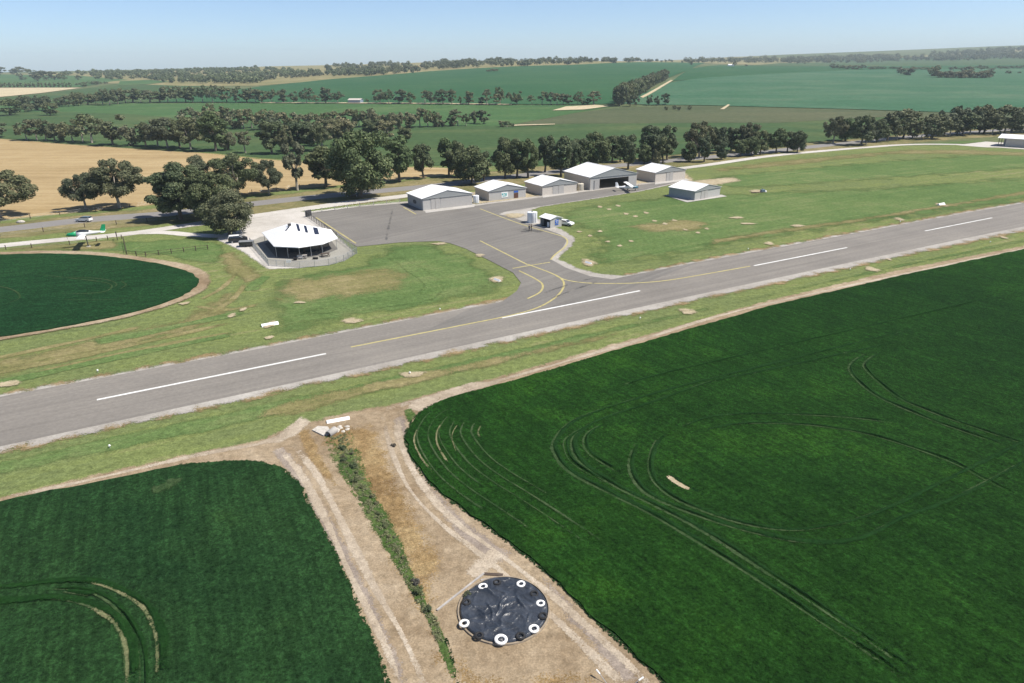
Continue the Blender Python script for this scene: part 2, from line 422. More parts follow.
surf('crop_ridge', [(0, (.0065, .026, .006)), (1, (.012, .040, .009))], lo=.2, mid=1.0, fine=3, grain=.45, bump=.8, fade=(1.0, .9), cover=1.0)
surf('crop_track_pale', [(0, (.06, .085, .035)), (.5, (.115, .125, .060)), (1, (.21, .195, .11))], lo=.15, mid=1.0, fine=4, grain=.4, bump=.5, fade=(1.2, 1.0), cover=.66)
surf('crop_shade', [(0, (.004, .016, .005)), (1, (.008, .028, .008))], lo=.15, mid=1.0, fine=4, grain=.3, bump=.5, fade=(1.0, 1.00), cover=.45)  # dark green tone that paints shade among the plants
# paved surfaces
def asphalt(name, base, streak, k=.14, fade=None):
    s = NT(name); v = s.coord()
    f = s.math('ADD', s.math('MULTIPLY', s.noise(v, .06, 5, .6), .5), s.math('MULTIPLY', s.noise(s.coord(-streak, (.010, .75, 1)), 1, 5, .65), .6))
    c = s.ramp(s.rng(f, .38, .72), [(0, mul(base, 1-k)), (.5, base), (1, tuple(b*(1+k)*q for b, q in zip(base, (1.0, 1.0, .98))))])
    g = s.noise(v, 2.0, 5, .8)
    c = s.mix(1.0, c, s.rng(g, .3, .7, .84, 1.16), 'MULTIPLY')
    crack = s.rng(s.noise(s.coord(-streak, (.004, 1.6, 1)), 1, 3, .6), .56, .72, 0, .22)
    c = s.mix(crack, c, mul(base, .62))
    alpha = None
    if fade:
        alpha = s.ragged(v, fade[0], fade[1])
    s.bsdf(c, .88, spec=.25, normal=s.bump(g, .15, .02), alpha=alpha); MATS[name] = s.m
asphalt('runway_asphalt', (.188, .173, .153), RANG, .2)
asphalt('apron_asphalt', (.160, .150, .135), RANG+.25, .22)
asphalt('road_asphalt', (.20,.19,.18), R(-8), .1)
surf('shoulder_gravel', [(0, (0.254, 0.234, 0.205)), (.5, (0.328, 0.307, 0.275)), (1, (0.394, 0.373, 0.336))], lo=.08, mid=.5, fine=2.5, grain=.14, bump=.3, fade=(.6, 0.50), fine2=7)
surf('track_gravel', [(0, (0.357, 0.332, 0.293)), (.5, (0.451, 0.425, 0.387)), (1, (0.527, 0.501, 0.468))], lo=.05, mid=.4, fine=2, grain=.1, bump=.2, fade=(.4, 0.44))
surf('concrete', [(0, (0.324, 0.310, 0.284)), (1, (0.432, 0.414, 0.387))], lo=.1, mid=.8, fine=3, grain=.1, bump=.1)
surf('apron_concrete', [(0, (.23, .222, .195)), (1, (.32, .31, .275))], lo=.1, mid=.6, fine=2, grain=.12, bump=.2, fade=(.6, .6))
surf('white_paint', [(0, (.50, .50, .48)), (1, (.70, .70, .68))], lo=.3, mid=1.2, fine=4, grain=.1, bump=0, fade=(2.5, 0.39), cover=.93)
surf('yellow_paint', [(0, (.33, .285, .125)), (1, (.46, .41, .20))], lo=.3, mid=1.2, fine=4, grain=.12, bump=0, fade=(2.0, 0.83), cover=.78)
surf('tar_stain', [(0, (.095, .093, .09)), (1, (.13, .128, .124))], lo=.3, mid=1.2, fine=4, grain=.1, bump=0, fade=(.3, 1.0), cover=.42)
# far country
def far(name, stops, streak, lo=.006, **k):
    return surf(name, stops, lo=lo, mid=.03, fine=.22, grain=.24, streak=streak, bump=0, w=(.5, .25, .4), **k)
far('far_ground', [(0, (.06, .09, .04)), (.5, (.10, .12, .055)), (1, (.18, .17, .09))], (0, .002, .012))
far('green_pasture', [(0, (0.0355, 0.0728, 0.0294)), (.5, (0.0519, 0.0889, 0.0357)), (1, (0.1065, 0.1264, 0.0525))], (R(4), .003, .035), fade=None)
far('light_pasture', [(0, (.036, .088, .034)), (.5, (.055, .110, .040)), (1, (.10, .145, .060))], (R(4), .003, .03))
far('hill_crop', [(0, (0.0217, 0.0749, 0.0306)), (.5, (0.0305, 0.0874, 0.0360)), (1, (0.0522, 0.1040, 0.0450))], (R(10), .0015, .02))
far('pale_crop', [(0, (0.0290, 0.0948, 0.0456)), (.5, (0.0522, 0.1164, 0.0646)), (1, (0.1015, 0.1493, 0.0902))], (R(-12), .0015, .025))
far('fallow', [(0, (.058, .078, .038)), (.5, (.078, .092, .048)), (1, (.105, .108, .060))], (R(2), .003, .03))
far('dry_hill', [(0, (.11, .125, .055)), (.5, (.20, .18, .085)), (1, (.30, .25, .14))], (R(2), .003, .02))
far('far_stubble', [(0, (.36, .30, .19)), (1, (.50, .43, .29))], (R(2), .003, .02))

# ------------------------------------------------------------------ ground sheet
tl = [-2.6, -2, -1.6, -1.3]+[(c-512)/738 for c in range(-360, 1400, 12)]+[1.3, 1.6, 2, 2.6]
ys = [-700, -200, 0, 120, 250, 350, 450]+list(np.exp(np.linspace(math.log(500), math.log(9400), 130)))
vs = []; fs = []
for y in ys:
    for t in tl: vs.append((t*max(y, 500), y, hz(t*max(y, 500), y)))
n = len(tl)
for i in range(len(ys)-1):
    for j in range(n-1): fs.append((i*n+j, i*n+j+1, (i+1)*n+j+1, (i+1)*n+j))
me = bpy.data.meshes.new('ground'); me.from_pydata(vs, [], fs)
# the airfield itself is mown grass, the country beyond drier pasture
go = tag(link('ground', me, [MATS['grass_field'], MATS['far_ground']], smooth=True), kind='structure')
me.polygons.foreach_set('material_index', [1 if (k//(n-1)) >= 5 else 0 for k in range(len(fs))])

# far paddocks (outlines surveyed off the photograph, laid on the terrain)
def D(name, mat, pts, lift): return drape(name, pts, MATS[mat], lift)
D('pasture', 'green_pasture', [(-90,141),(0,138),(75,144),(150,149),(215,153),(262,158),(330,162),(400,166),(470,166),(560,166),(640,158),(740,149),(830,141),(960,130),(1110,124),(1110,112),(960,113),(830,120),(700,122),(512,124),(420,126),(300,124),(190,119),(128,114),(60,112),(-90,113)], .10)
D('pasture', 'light_pasture', [(-90,113),(60,112),(128,114),(190,119),(300,124),(420,126),(505,126),(575,113),(610,107),(600,104.5),(500,105.5),(400,104),(300,103),(128,103.5),(60,105),(-90,106)], .12)
D('pasture', 'green_pasture', [(-90,103),(60,104),(128,103),(250,102.5),(262,90),(200,86),(128,82),(60,92),(0,98),(-90,103)], .16)
D('fallow_field', 'fallow', [(500,127),(575,113.5),(620,107.5),(690,106),(768,108),(850,110),(960,113.5),(1110,116),(1110,119.5),(950,122),(900,116),(830,120),(780,123),(700,123),(560,124)], .18)
D('hill', 'dry_hill', [(-90,86),(0,84),(70,83),(128,84),(180,86),(256,86),(330,80),(384,76),(430,72),(512,67),(570,66),(640,62.9),(700,63.4),(800,66),(900,66),(1000,66),(1110,66),(1110,50),(1000,50),(900,57),(800,60),(640,60),(400,63),(256,67),(128,72),(0,74),(-90,74)], .2)
D('crop_field', 'hill_crop', [(150,103),(210,94),(262,86.5),(330,79.5),(384,75.5),(430,71.5),(512,66.8),(570,65.3),(640,62.4),(705,63.2),(690,70),(664,80),(640,92),(614,104.3),(500,104.8),(400,103.4),(300,102.6)], .32)
D('crop_field', 'hill_crop', [(672,81.5),(690,69),(720,65.5),(768,66.5),(832,66.5),(925,66),(1110,64),(1110,72),(850,72),(768,76),(700,79)], .34)
D('hill_pasture', 'green_pasture', [(735,66.3),(780,63.5),(850,61),(930,59),(1010,56),(1110,56),(1110,66),(1000,66.5),(850,67)], .33)
D('hill', 'pale_crop', [(770,62.5),(850,59.5),(940,56.5),(1010,53),(1110,51),(1110,56),(940,60),(850,61.5)], .30)
D('crop_field', 'pale_crop', [(622,104),(646,92),(672,82.5),(700,78.5),(768,74.5),(850,70.6),(925,69.5),(1110,67.5),(1110,114),(960,113),(850,109.5),(768,107.4),(700,105.6),(650,105.2)], .40)
D('stubble_strip', 'far_stubble', [(-90,98),(0,97.3),(40,93.5),(82,88),(-90,88)], .36)
D('hill_pasture', 'light_pasture', [(-90,87.5),(80,87.5),(110,82),(128,80),(80,76),(0,74.5),(-90,74.5)], .30)
D('bare_slope', 'far_stubble', [(585,110),(610,106.6),(596,105.4),(566,107),(552,111)], .5)
D('dirt_track', 'far_stubble', [(640,97.5),(671,80.5),(673,81),(655,92),(643,98.5)], .6)
D('dirt_track', 'far_stubble', [(720,110),(728,105),(730,105.5),(724,110)], .6)
D('dirt_track', 'far_stubble', [(260,103.5),(400,104.2),(512,105.4),(512,104.7),(400,103.4),(260,102.8)], .6)
D('dirt_track', 'far_stubble', [(512,126.6),(555,125.2),(555,124.6),(512,125.6)], .6)
D('bare_slope', 'far_stubble', [(-90,112.6),(0,112),(12,110.6),(0,110),(-90,110)], .6)
D('hill_pasture', 'light_pasture', [(118,86),(150,84.5),(170,82),(150,80.5),(120,81.5)], .5)

# ------------------------------------------------------------------ airfield sheets
def PX(l, z=0): return [G(*p) for p in l]
M = MATS
sheet('stubble_paddock', PX([(-90,142),(0,138.4),(75,144.4),(150,149.4),(215,153.4),(262,158.6),(330,163),(400,166.5),(460,167.5),(500,168),(480,172.8),(400,180.5),(300,189.5),(200,201),(130,208),(60,215),(0,221),(-90,230)]), M['stubble'], 3)
# verges either side of the highway
sheet('verge', PX([(-90,236),(0,223),(85,213.5),(177,206),(263,196),(330,188),(400,181),(500,170),(600,160),(700,152),(830,140.5),(960,129.5),(1090,120),(1090,131),(960,139.5),(860,148),(768,157),(700,165),(620,174),(500,188),(440,195),(380,203),(263,215),(177,224),(85,232),(0,240),(-90,249)]), M['verge_grass'], 3)
strip('road', PX([(-90,238.5),(0,229.7),(85,220),(177,212.7),(263,202.6),(320,196.5),(385,190.4),(440,185.2),(490,179),(560,171.3),(620,165.3),(700,158),(768,151.5),(800,148),(868,141),(930,135),(980,131.5),(1090,124)]), 13.5, M['verge_grass'], taper=False)
strip('road', PX([(-90,238.5),(0,229.7),(85,220),(177,212.7),(263,202.6),(320,196.5),(385,190.4),(440,185.2),(490,179),(560,171.3),(620,165.3),(700,158),(768,151.5),(800,148),(868,141),(930,135),(980,131.5),(1090,124)]), 8.2, M['road_asphalt'], taper=False)
# lush areas
sheet('lush_grass', PX([(-80,262),(60,248),(128,240),(200,238),(236,243),(226,262),(205,268),(160,258),(90,252),(0,254)]), M['lush_grass'], 6.6)
sheet('lush_grass', PX([(252,300),(262,282),(300,272),(352,262),(380,244),(440,241),(470,252),(516,276),(522,284),(480,300),(420,312),(330,330),(260,344)]), M['lush_grass'], 7.7)
sheet('lush_grass', PX([(562,258),(572,248),(575,236),(545,222),(536,210),(600,200),(680,193),(760,190),(860,186),(1000,176),(1100,168),(1100,196),(900,224),(760,246),(640,272),(600,274),(575,268)]), M['lush_grass'], 13.2)
sheet('lush_grass', PX([(-60,470),(0,459),(100,437),(200,416),(310,392),(420,368),(600,329),(768,293),(900,263),(1024,238),(1100,222),(1100,230),(1024,243),(768,297),(600,338),(450,378),(330,404),(250,425),(120,452),(0,478),(-60,490)]), M['lush_grass'], 3.52)
sheet('lush_grass', PX([(688,178),(760,170),(900,158),(1000,152),(1090,158),(1090,166),(900,180),(760,190),(720,190)]), M['lush_grass'], 11)
sheet('lush_grass', PX([(930,143),(985,139),(988,142),(930,146)]), M['lush_grass'], 4.4)
# dry areas
sheet('dry_grass', PX([(262,290),(275,278),(320,272),(380,264),(412,266),(426,282),(412,291),(360,301),(300,308),(270,306)]), M['dry_grass'], 6.6)
sheet('dry_grass', PX([(-60,372),(0,356),(90,338),(180,316),(222,290),(240,290),(244,305),(220,325),(150,345),(60,368),(0,380),(-60,392)]), M['dry_grass'], 8.8)
sheet('dry_grass', PX([(212,255),(236,250),(262,268),(268,277),(245,286),(222,276)]), M['dry_grass'], 6.6)
sheet('dry_grass', PX([(0,247),(60,242),(126,238),(124,252),(60,252),(0,252)]), M['dry_grass'], 4.4)
sheet('dry_grass', PX([(610,226),(680,217),(720,222),(710,232),(650,234)]), M['dry_grass'], 11)
sheet('dry_grass', PX([(700,240),(770,229),(860,217),(940,204),(1060,184),(1060,190),(950,208),(860,223),(790,233),(710,246)]), M['dry_grass'], 8.8)
sheet('dry_grass', PX([(700,168),(770,160),(900,149),(960,149),(1090,154),(1090,159),(960,155),(900,155),(780,168),(712,174)]), M['dry_grass'], 8.8)
sheet('bare_patch', PX([(676,186),(690,180),(735,176),(748,181),(720,186),(690,192)]), M['spot_dirt'], 3.5)
sheet('dry_grass', PX([(280,400),(430,368),(620,330),(640,332),(440,380),(300,416),(230,425)]), M['dry_grass'], 4.4)
strip('mown_stripe', PX([(300,312),(370,306),(425,296),(432,284),(412,268),(392,256)]), 5, M['lush_grass'], wob=.2)
strip('mown_stripe', PX([(250,292),(258,282),(268,276)]), 3, M['lush_grass'], wob=.2)
for p in ([(-40,366),(60,345),(150,325)], [(-40,380),(100,352),(235,322)], [(20,378),(130,352),(246,330)]):
    strip('wheel_track', PX(p), 2.2, M['dry_grass'], wob=.4)
for p in ([(200,300),(222,288),(238,272)], [(205,316),(232,300),(245,284)], [(196,306),(226,310),(262,304)]):
    strip('wheel_track', PX(p), 1.6, M['dry_grass'], wob=.4)
strip('mown_stripe', PX([(90,344),(160,330),(245,312)]), 3.2, M['lush_grass'], wob=.4)
strip('mown_stripe', PX([(-40,392),(60,370),(160,349),(246,332)]), 3.0, M['lush_grass'], wob=.3)
# gravel tracks and car park
strip('gravel_track', PX([(-90,255),(0,245.8),(60,240),(105,236.2),(143,232),(180,226.5),(214,221.8),(256,216),(300,209.5),(350,202.5),(405,196),(426,193)]), lambda u: 5.5 if u < .5 else 6.5, M['track_gravel'], taper=False, core=.7)
strip('gravel_track', PX([(138,233.2),(165,232.6),(192,235),(222,236.4),(240,236)]), 4.0, M['track_gravel'], core=.7)
sheet('car_park', PX([(214,240),(222,233.5),(236,231),(248,219),(300,210.5),(312,213),(330,228),(350,246),(358,253),(345,262),(300,269),(266,270),(240,252),(228,246)]), M['track_gravel'], 1.2)
sheet('terrace', PX([(246,243),(262,236),(300,240),(338,239.5),(357,253.5),(344,261.3),(329,265.6),(300,268),(268,265.5)]), M['apron_concrete'], .6)
strip('gravel_track', PX([(640,173),(700,166),(768,156.3),(830,150.4),(868,147.3),(900,145),(935,144.3),(970,145),(1000,147.3),(1090,153)]), 5.5, M['track_gravel'], taper=False, core=.7)
sheet('gravel_track', PX([(955,145.2),(985,141.5),(1010,143),(1010,148),(985,147.5)]), M['track_gravel'], 1)
sheet('bare_patch', PX([(430,197),(480,190),(540,185),(600,178),(660,171),(690,173),(700,182),(660,186),(560,198),(440,208)]), M['spot_dirt'], 3)
# runway
def line(a, b, x0, x1):
    f = lambda x: a[1]+(b[1]-a[1])*(x-a[0])/(b[0]-a[0]); return [(x0, f(x0)), (x1, f(x1))]
top = [(-520,492),(-160,423.5),(0,393.2),(256,346.2),(512,296.8),(700,259.5),(956,212.7),(1200,171),(1500,118)]
bot = [(-520,561),(-160,488),(0,456),(256,399.5),(512,342.3),(700,301),(956,246),(1200,196),(1500,136)]
topi = [(x, y+4.0-x*.0019) for x, y in top]; boti = [(x, y-9.0+x*.0035) for x, y in bot]
topd = [(x, y-2.6+x*.0012) for x, y in top]; botd = [(x, y+3.4-x*.0015) for x, y in bot]
sheet('runway_verge', PX(topd+botd[::-1]), M['orange_fringe'], .5)
sheet('runway_shoulder', PX(top+bot[::-1]), M['shoulder_gravel'], .3)
AP = [(308,213),(360,207),(407,203),(424,211.5),(475,206),(545,197),(600,190),(665,182),(676,182.5),(640,191),(600,197.5),(540,206.5),(505,212),(499,214.5),(512,217.5),(545,229),(560,234.5),(567,240),(563,247.5),(554,255),(551.5,260),(566,268),(590,276.5),(612,279.5),(700,262),(600,300),(420,334),(470,309),(500,303.5),(517,291),(521,283),(513,273),(490,261),(466,249),(450,243.4),(438,241.3),(400,242.6),(357,247),(340,237)]
APg = [(304,212),(360,205.6),(420,200),(424,209),(475,204),(545,195),(600,188),(665,180.5),(684,182.5),(640,192),(600,198.4),(540,207.6),(530,212),(545,222),(566,231),(577,238.5),(574,246),(564,254),(560,259),(578,267.5),(600,273.6),(625,275.4),(700,262),(600,300),(420,334),(440,313),(497,303),(524,293),(527.5,284),(520,273),(495,260),(470,247.2),(452,241.5),(438,239.2),(400,240.6),(357,245),(338,236)]
sheet('apron_shoulder', PX(APg), M['shoulder_gravel'], .6)
sheet('runway', PX(topi+boti[::-1]), M['runway_asphalt'])
sheet('apron', PX(AP), M['apron_asphalt'])
for a, b_ in (((97,400.2),(326,354)), ((502,318.2),(640,291)), ((754,266),(847,247.8)), ((925,231.2),(992,218)), ((-300,478),(-210,461)), ((1050,207),(1101,197.5))):
    P = PX([a, b_]); strip('runway_marking', P, .5, M['white_paint'], smooth=0, taper=False, core=.8)
YL = [[(480,209),(520,224),(552,233.5),(563,237),(567.3,241),(565,247),(555,255),(550.7,260)], [(480,241),(527.5,265)], [(512.5,268.7),(550,262.5)],
      [(527.5,264.5),(550,273),(560.5,278.5),(564,285.5),(557.5,296),(540,307),(512.5,315.3),(460,326),(351,347.5)], [(556,276),(565,280),(580,282.7),(597.5,283.7),(630,283.6),(665,281),(705,274.5),(750,266.5)],
      [(519,271),(535,279),(542.5,285),(540,292.5),(527.5,299)], [(316,217.8),(356,243.7)], [(403.5,207.5),(416,214.5)]]
for l in YL: strip('taxi_line', PX(l), .48, M['yellow_paint'], taper=False, core=.7)
sheet('stain', PX([(512,229),(528,228),(546,231),(540,233.5),(520,232.6)]), M['tar_stain'], .8)  # darker patch over the apron asphalt
for p in ([(536,296),(575,283),(600,277)], [(548,300),(580,288),(604,280)], [(386,243),(388,230),(393,208)]): strip('tyre_mark', PX(p), .9, M['tar_stain'], wob=.3)
# concrete aprons in front of hangars
for q in ([(426,213.2),(474,207.2),(476,204.6),(474,204.2),(424,210.2)], [(543,198),(578,193.2),(577,191.4),(542,195.6)], [(655,184.8),(690,180.4),(686,178.6),(655,182.4)]):
    sheet('concrete_slab', PX(q), M['concrete'])
sheet('concrete_slab', PX([(687,202.6),(727,196.6),(722,195),(664,195.4)]), M['concrete'])
# dirt spots
def spot(px, py, w, h, mat='spot_dirt'):
    c = G(px, py); rx = (G(px+w/2, py)-c).length; ry = (G(px, py-h/2)-c).length
    ph = random.random()*6; N = 14
    P = [(c.x+rx*math.cos(t)*(1+.14*math.sin(3*t+ph)), c.y+ry*math.sin(t)*(1+.14*math.cos(2*t+ph)), 0) for t in np.linspace(0, 2*math.pi, N, endpoint=False)]
    return sheet('bare_patch', P, M[mat], min(rx, ry)*.8)
for x, y in [(600,207),(609,209.5),(618,206),(626,214),(635.5,216.5),(646,213),(654,221),(665,224),(674,220.5),(685,230),(698,233),(707,229),(579,232),(590,236),(600,231.5),(608,242),(620,246),(631,241.5)]: spot(x, y, 7.5, 2.4)
for x, y, w, h in [(413,375,32,10),(413,375,24,6),(352,321,30,7),(10,384,30,8),(688,312,24,8),(872,269.5,19,6),(889,260,6,3),(769,243.7,14,4),(899,219.5,14,4),(797,226,20,3),(497,280,22,9),(588,263,22,9),(941,205,14,4),(270,325,14,8),(440,244,22,3),(232,316,12,5),(185,304,14,4),(243,310,10,5),(300,303,16,3),(270,338,14,4),(480,256,14,5),(1004,238,10,3),(757,191.5,22,3.5),(515,216,28,7),(737,218,20,3),(748,224,22,2.4)]: spot(x, y, w, h)
# circular crop on the left
ell = [(-70,256),(0,254.3),(50,253.4),(100,255.4),(150,262),(182,269),(195,275.5),(198,281.5),(192,289),(172,299),(130,312),(60,326.5),(0,336),(-70,346)]
out = [(-70,254),(0,252),(50,250.6),(105,252.4),(155,258.6),(190,264.8),(208,272),(213,281),(206,291.5),(182,303),(134,317.5),(60,332),(0,342),(-70,353)]
sheet('dirt_ring', PX(out), M['bare_earth'], 1.2, smooth=4)
sheet('dirt_ring', PX([(x+2, y+.6) for x, y in ell[1:-1]]+[(-70,349),(-70,254.6)]), M['orange_fringe'], .4, smooth=4)

# bottom: bare corridor between the crop blocks
sheet('bare_earth', PX([(-60,512),(0,497.5),(100,473),(200,451.5),(256,441),(300,423),(355,410.5),(400,402),(440,391),(512,373),(600,347.4),(768,300.3),(900,269.5),(1024,245.6),(1110,229),(1500,160),(1500,172),(1110,240),(1024,256),(768,312),(600,362),(512,388),(470,420),(560,560),(700,715),(360,715),(330,600),(290,500),(240,470),(100,492),(0,512),(-60,528)]), M['bare_earth'], .7)
sheet('straw_grass', PX([(300,428),(345,424),(380,420),(396,448),(408,480),(430,520),(452,556),(446,600),(448,640),(500,676),(560,662),(600,668),(630,700),(430,715),(430,683),(402,610),(374,550),(344,490),(320,455)]), M['straw_grass'], 3.2)
sheet('straw_grass', PX([(293,432),(312,428),(322,450),(345,490),(330,490),(305,462)]), M['straw_grass'], .8)
sheet('mauve_dirt', PX([(388,420),(408,412),(410,440),(430,482),(480,530),(520,556),(490,572),(455,540),(424,498)]), M['mauve_dirt'], 1.2)
sheet('mauve_dirt', PX([(530,565),(560,590),(610,640),(650,683),(620,690),(590,650),(556,612)]), M['mauve_dirt'], 1.0)
sheet('mauve_dirt', PX([(268,452),(286,446),(312,478),(345,540),(380,605),(415,690),(395,690),(366,620),(330,552),(300,492)]), M['mauve_dirt'], .7)
TR = [([(276,447),(300,474),(328,526),(352,580),(382,640),(405,700)], .9), ([(292,444),(318,478),(345,530),(372,584),(404,640),(430,700)], .9), ([(395,408),(400,440),(417,478),(452,520),(500,556),(560,604),(630,668),(660,700)], 1.0),
      ([(382,412),(390,446),(408,488),(440,524),(488,562),(548,614),(612,676),(636,704)], .8), ([(0,501),(100,479),(200,456),(262,444),(310,424)], 1.2), ([(380,412),(440,396),(512,378),(640,341),(768,304.5),(1024,249.5),(1100,234)], 1.1), ([(470,579),(484,566),(499,551)], 1.5)]
for l, w in TR: strip('wheel_track', PX(l), w, M['pale_dirt'], wob=.5)
sheet('bare_patch', PX([(286,428),(300,416),(314,422),(300,436),(280,446),(262,446)]), M['pale_dirt'], .6)
sheet('bare_patch', PX([(430,415),(470,394),(512,381),(470,383),(410,402),(404,412)]), M['pale_dirt'], .5)
strip('ditch', PX([(338,436),(352,470),(374,512),(394,548),(412,585),(430,618),(444,650),(458,690)]), lambda u: 3.4-2.7*u, M['ditch_grass'], wob=.5, core=.25)
strip('ditch', PX([(446,640),(452,660),(462,700)]), .5, M['crop_shade'], taper=False)  # narrow strip of painted shade down the lower ditch
sheet('verge_green', PX([(402,412),(412,408),(418,416),(408,428)]), M['ditch_grass'], .6)

# ------------------------------------------------------------------ crops (raised blocks of plants)
ZC = .36
def GZ(l): return [G(x, y, ZC) for x, y in l]
LF = [(-420,582),(-60,513),(0,500.5),(50,490),(100,481),(180,464),(225,460.5),(256,461),(280,467),(298,483),(314,515),(332,548),(354,598),(372,642),(388,683),(400,712),(-420,712)]
RF = [(1500,164),(1110,233.5),(1024,248.8),(900,275.5),(768,306),(600,354.5),(512,380.6),(470,391.5),(440,401),(421,411),(410,424),(406,438),(412,456),(428,479),(452,500),(482,521),(520,549),(560,582),(600,622),(640,657),(668,683),(696,712),(1500,712)]
sheet('crop_field', GZ(LF), M['lucerne_crop_left'], z=ZC, skirt=ZC, jitter=.16, kind='stuff')
sheet('crop_field', GZ(RF), M['lucerne_crop'], z=ZC, skirt=ZC, jitter=.16, kind='stuff')
sheet('crop_field', catmull(GZ(ell), 5), M['lucerne_crop_round'], z=ZC, skirt=ZC, jitter=.2, kind='stuff')
LEVEL[0] = ZC+.006
def trk(l, w=.55, pale=False, shade=True, sm=6):
    """plants pushed up beside a wheel rut: a low ragged ridge of crop"""
    P = GZ(l)
    if shade: strip('wheel_track', [p+Vector((.45, .12, 0)) for p in P], w*1.2, M['crop_ridge'], wob=.4, smooth=sm, ridge=.17, core=.3)  # crop ridge added to give the rut its dark line
    strip('wheel_track', P, w*.75, M['crop_track_pale' if pale else 'crop_track'], wob=.45, smooth=sm)
A1 = [(1024,306),(900,332),(762,366),(674.5,387.5),(602,409),(569.5,422.5),(553,441),(554.5,455),(569.5,472.5),(612,495),(655,517),(740,569),(820,622),(880,662),(912,690)]
A2 = [(1024,314),(900,341),(762,371),(712,381),(642,405),(599.5,419),(577,432.5),(571,445),(579.5,462.5),(612,485),(652,505),(700,530),(765,572),(840,622),(895,660),(926,684)]
trk(A1); trk(A2)
trk([(602,424),(588,432),(583,442),(590,455),(620,474)], .4); trk([(592,422),(567,437),(564,448),(573,464),(606,484)], .35)
trk([(640,437),(632,450),(628.5,465),(634.5,482.5),(652,497.5),(697,516),(745,531),(800,542),(853,540),(900,518),(960,495),(1024,461),(1080,432)])
trk([(672,430),(655,442),(648,462),(652,480),(672,498),(710,514),(752,526),(800,530),(853,520),(893,505),(960,472),(1024,441),(1080,414)], .5)
trk([(672,430),(712,416.5),(762,414),(840,417),(900,424)], .4); trk([(690,436),(728,425),(790,424),(850,431),(900,444),(950,462),(985,480),(1030,502)], .35)
trk([(868,352),(852,362),(850,373),(874,395),(918,415),(958,430),(1024,452)], .4); trk([(880,352),(865,362),(866,371),(895,396),(930,412),(980,430),(1030,446)], .4)
trk([(620,386),(660,374),(768,349),(1024,290)], .3)
strip('bare_patch', GZ([(667,475),(674,481),(682,486),(690,490)]), .8, M['spot_dirt'])
strip('bare_patch', GZ([(670,474),(680,481),(696,490),(706,497)]), .6, M['crop_shade'])  # dark strip painting the shade beside the gash
strip('bare_patch', GZ([(647,410),(655,409.5)]), .8, M['crop_shade'], smooth=0)  # small dark patch of painted shade in the crop
# planting arcs following the field corner
for k in range(1, 7):
    o = k*1.25
    base = GZ([(512,380.6),(470,391.5),(440,401),(421,411),(410,424),(406,438),(412,456),(428,479),(452,500),(482,521),(520,549),(560,582),(600,622),(640,657)])
    P = catmull(base, 4, False); Q = []
    for i, p in enumerate(P):
        t = (P[min(i+1, len(P)-1)]-P[max(i-1, 0)]).normalized(); Q.append(p+Vector((-t.y, t.x, 0))*o)
    a, b_ = random.randint(4, 12), random.randint(30, 46)
    strip('crop_row', Q[a:b_], .26, M['crop_track'], smooth=0, wob=.5)
for l, w in (([(418,428),(414,440),(420,456),(434,474)], .5), ([(444,420),(437,432),(438,446),(450,466)], .5), ([(458,424),(452,436),(456,452)], .4), ([(482,424),(478,432),(480,438)], .35)):
    strip('crop_row', GZ(l), w*.6, M['crop_track_pale'], wob=.6)
# left field loops
trk([(-60,593),(0,588),(45,582.5),(87.5,582),(112,589),(140,605),(152.5,625),(157.5,648),(156,700)], .8, False); trk([(-60,606),(0,602),(50,599),(87,605),(112,620),(124,640),(127.5,663),(126,700)], .8, False)
strip('wheel_track', GZ([(85,581.5),(112,589),(140,605),(152.5,625),(157.5,648),(156,700)]), .45, M['crop_track_pale'], wob=.5); strip('wheel_track', GZ([(84,604),(112,620),(124,640),(127.5,663),(126,700)]), .45, M['crop_track_pale'], wob=.5)
trk([(40,590),(80,591),(106,601),(124,620),(138,650),(140,700)], .4); trk([(60,592),(90,596)], .4)
for q in ([(174,600),(176,616)], [(181,594),(181,622)], [(190,618),(194,616)], [(171,552),(175,549)]): strip('bare_patch', GZ(q), .5, M['crop_track_pale'], smooth=0)
strip('bare_patch', GZ([(150,492),(168,486),(176,478)]), 2.2, M['crop_track'])
# faint loops in the round crop
trk([(10,271),(50,276),(85,280),(106,283),(112,287),(104,292),(80,294),(50,293)], .5, shade=False); trk([(60,277),(100,279),(116,283.5),(114,288)], .5, shade=False); trk([(-20,284),(10,289),(20,298),(0,306)], .5, shade=False)
trk([(120,281),(126,285),(119,290)], .4, shade=False); trk([(60,300),(110,300),(150,296)], .4, shade=False)
# ------------------------------------------------------------------ object materials
plain('roof_white', (.78, .78, .77), .45, var=.04); plain('wall_grey', (.40, .39, .37), .6, var=.06); plain('wall_cream', (.50, .455, .40), .6, var=.06)
plain('wall_blue_grey', (.33, .34, .345), .6, var=.06); plain('door_grey', (.37, .355, .335), .6, var=.05); plain('gable_grey', (.255, .265, .265), .6, var=.05)
plain('dark_inside', (.02, .022, .025), .8); plain('floor_slab', (.36, .34, .31), .9); plain('steel', (.42, .43, .44), .45, .6); plain('dark_steel', (.06, .06, .062), .5, .3)
plain('white_plastic', (.80, .80, .79), .5, var=.05); plain('tank_cream', (.55, .50, .40), .6); plain('tank_white', (.74, .76, .78), .4, var=.05)
plain('glass', (.02, .026, .032), .08, spec=.8, var=.02); plain('sign_blue', (.03, .11, .42), .5); plain('sign_white', (.75, .75, .73), .5); plain('sign_teal', (.03, .32, .33), .5)
plain('sign_dark', (.035, .045, .06), .5); plain('timber_dark', (.075, .055, .042), .85, var=.3); plain('timber_grey', (.33, .31, .29), .9, var=.25); plain('brown_door', (.10, .045, .03), .6)
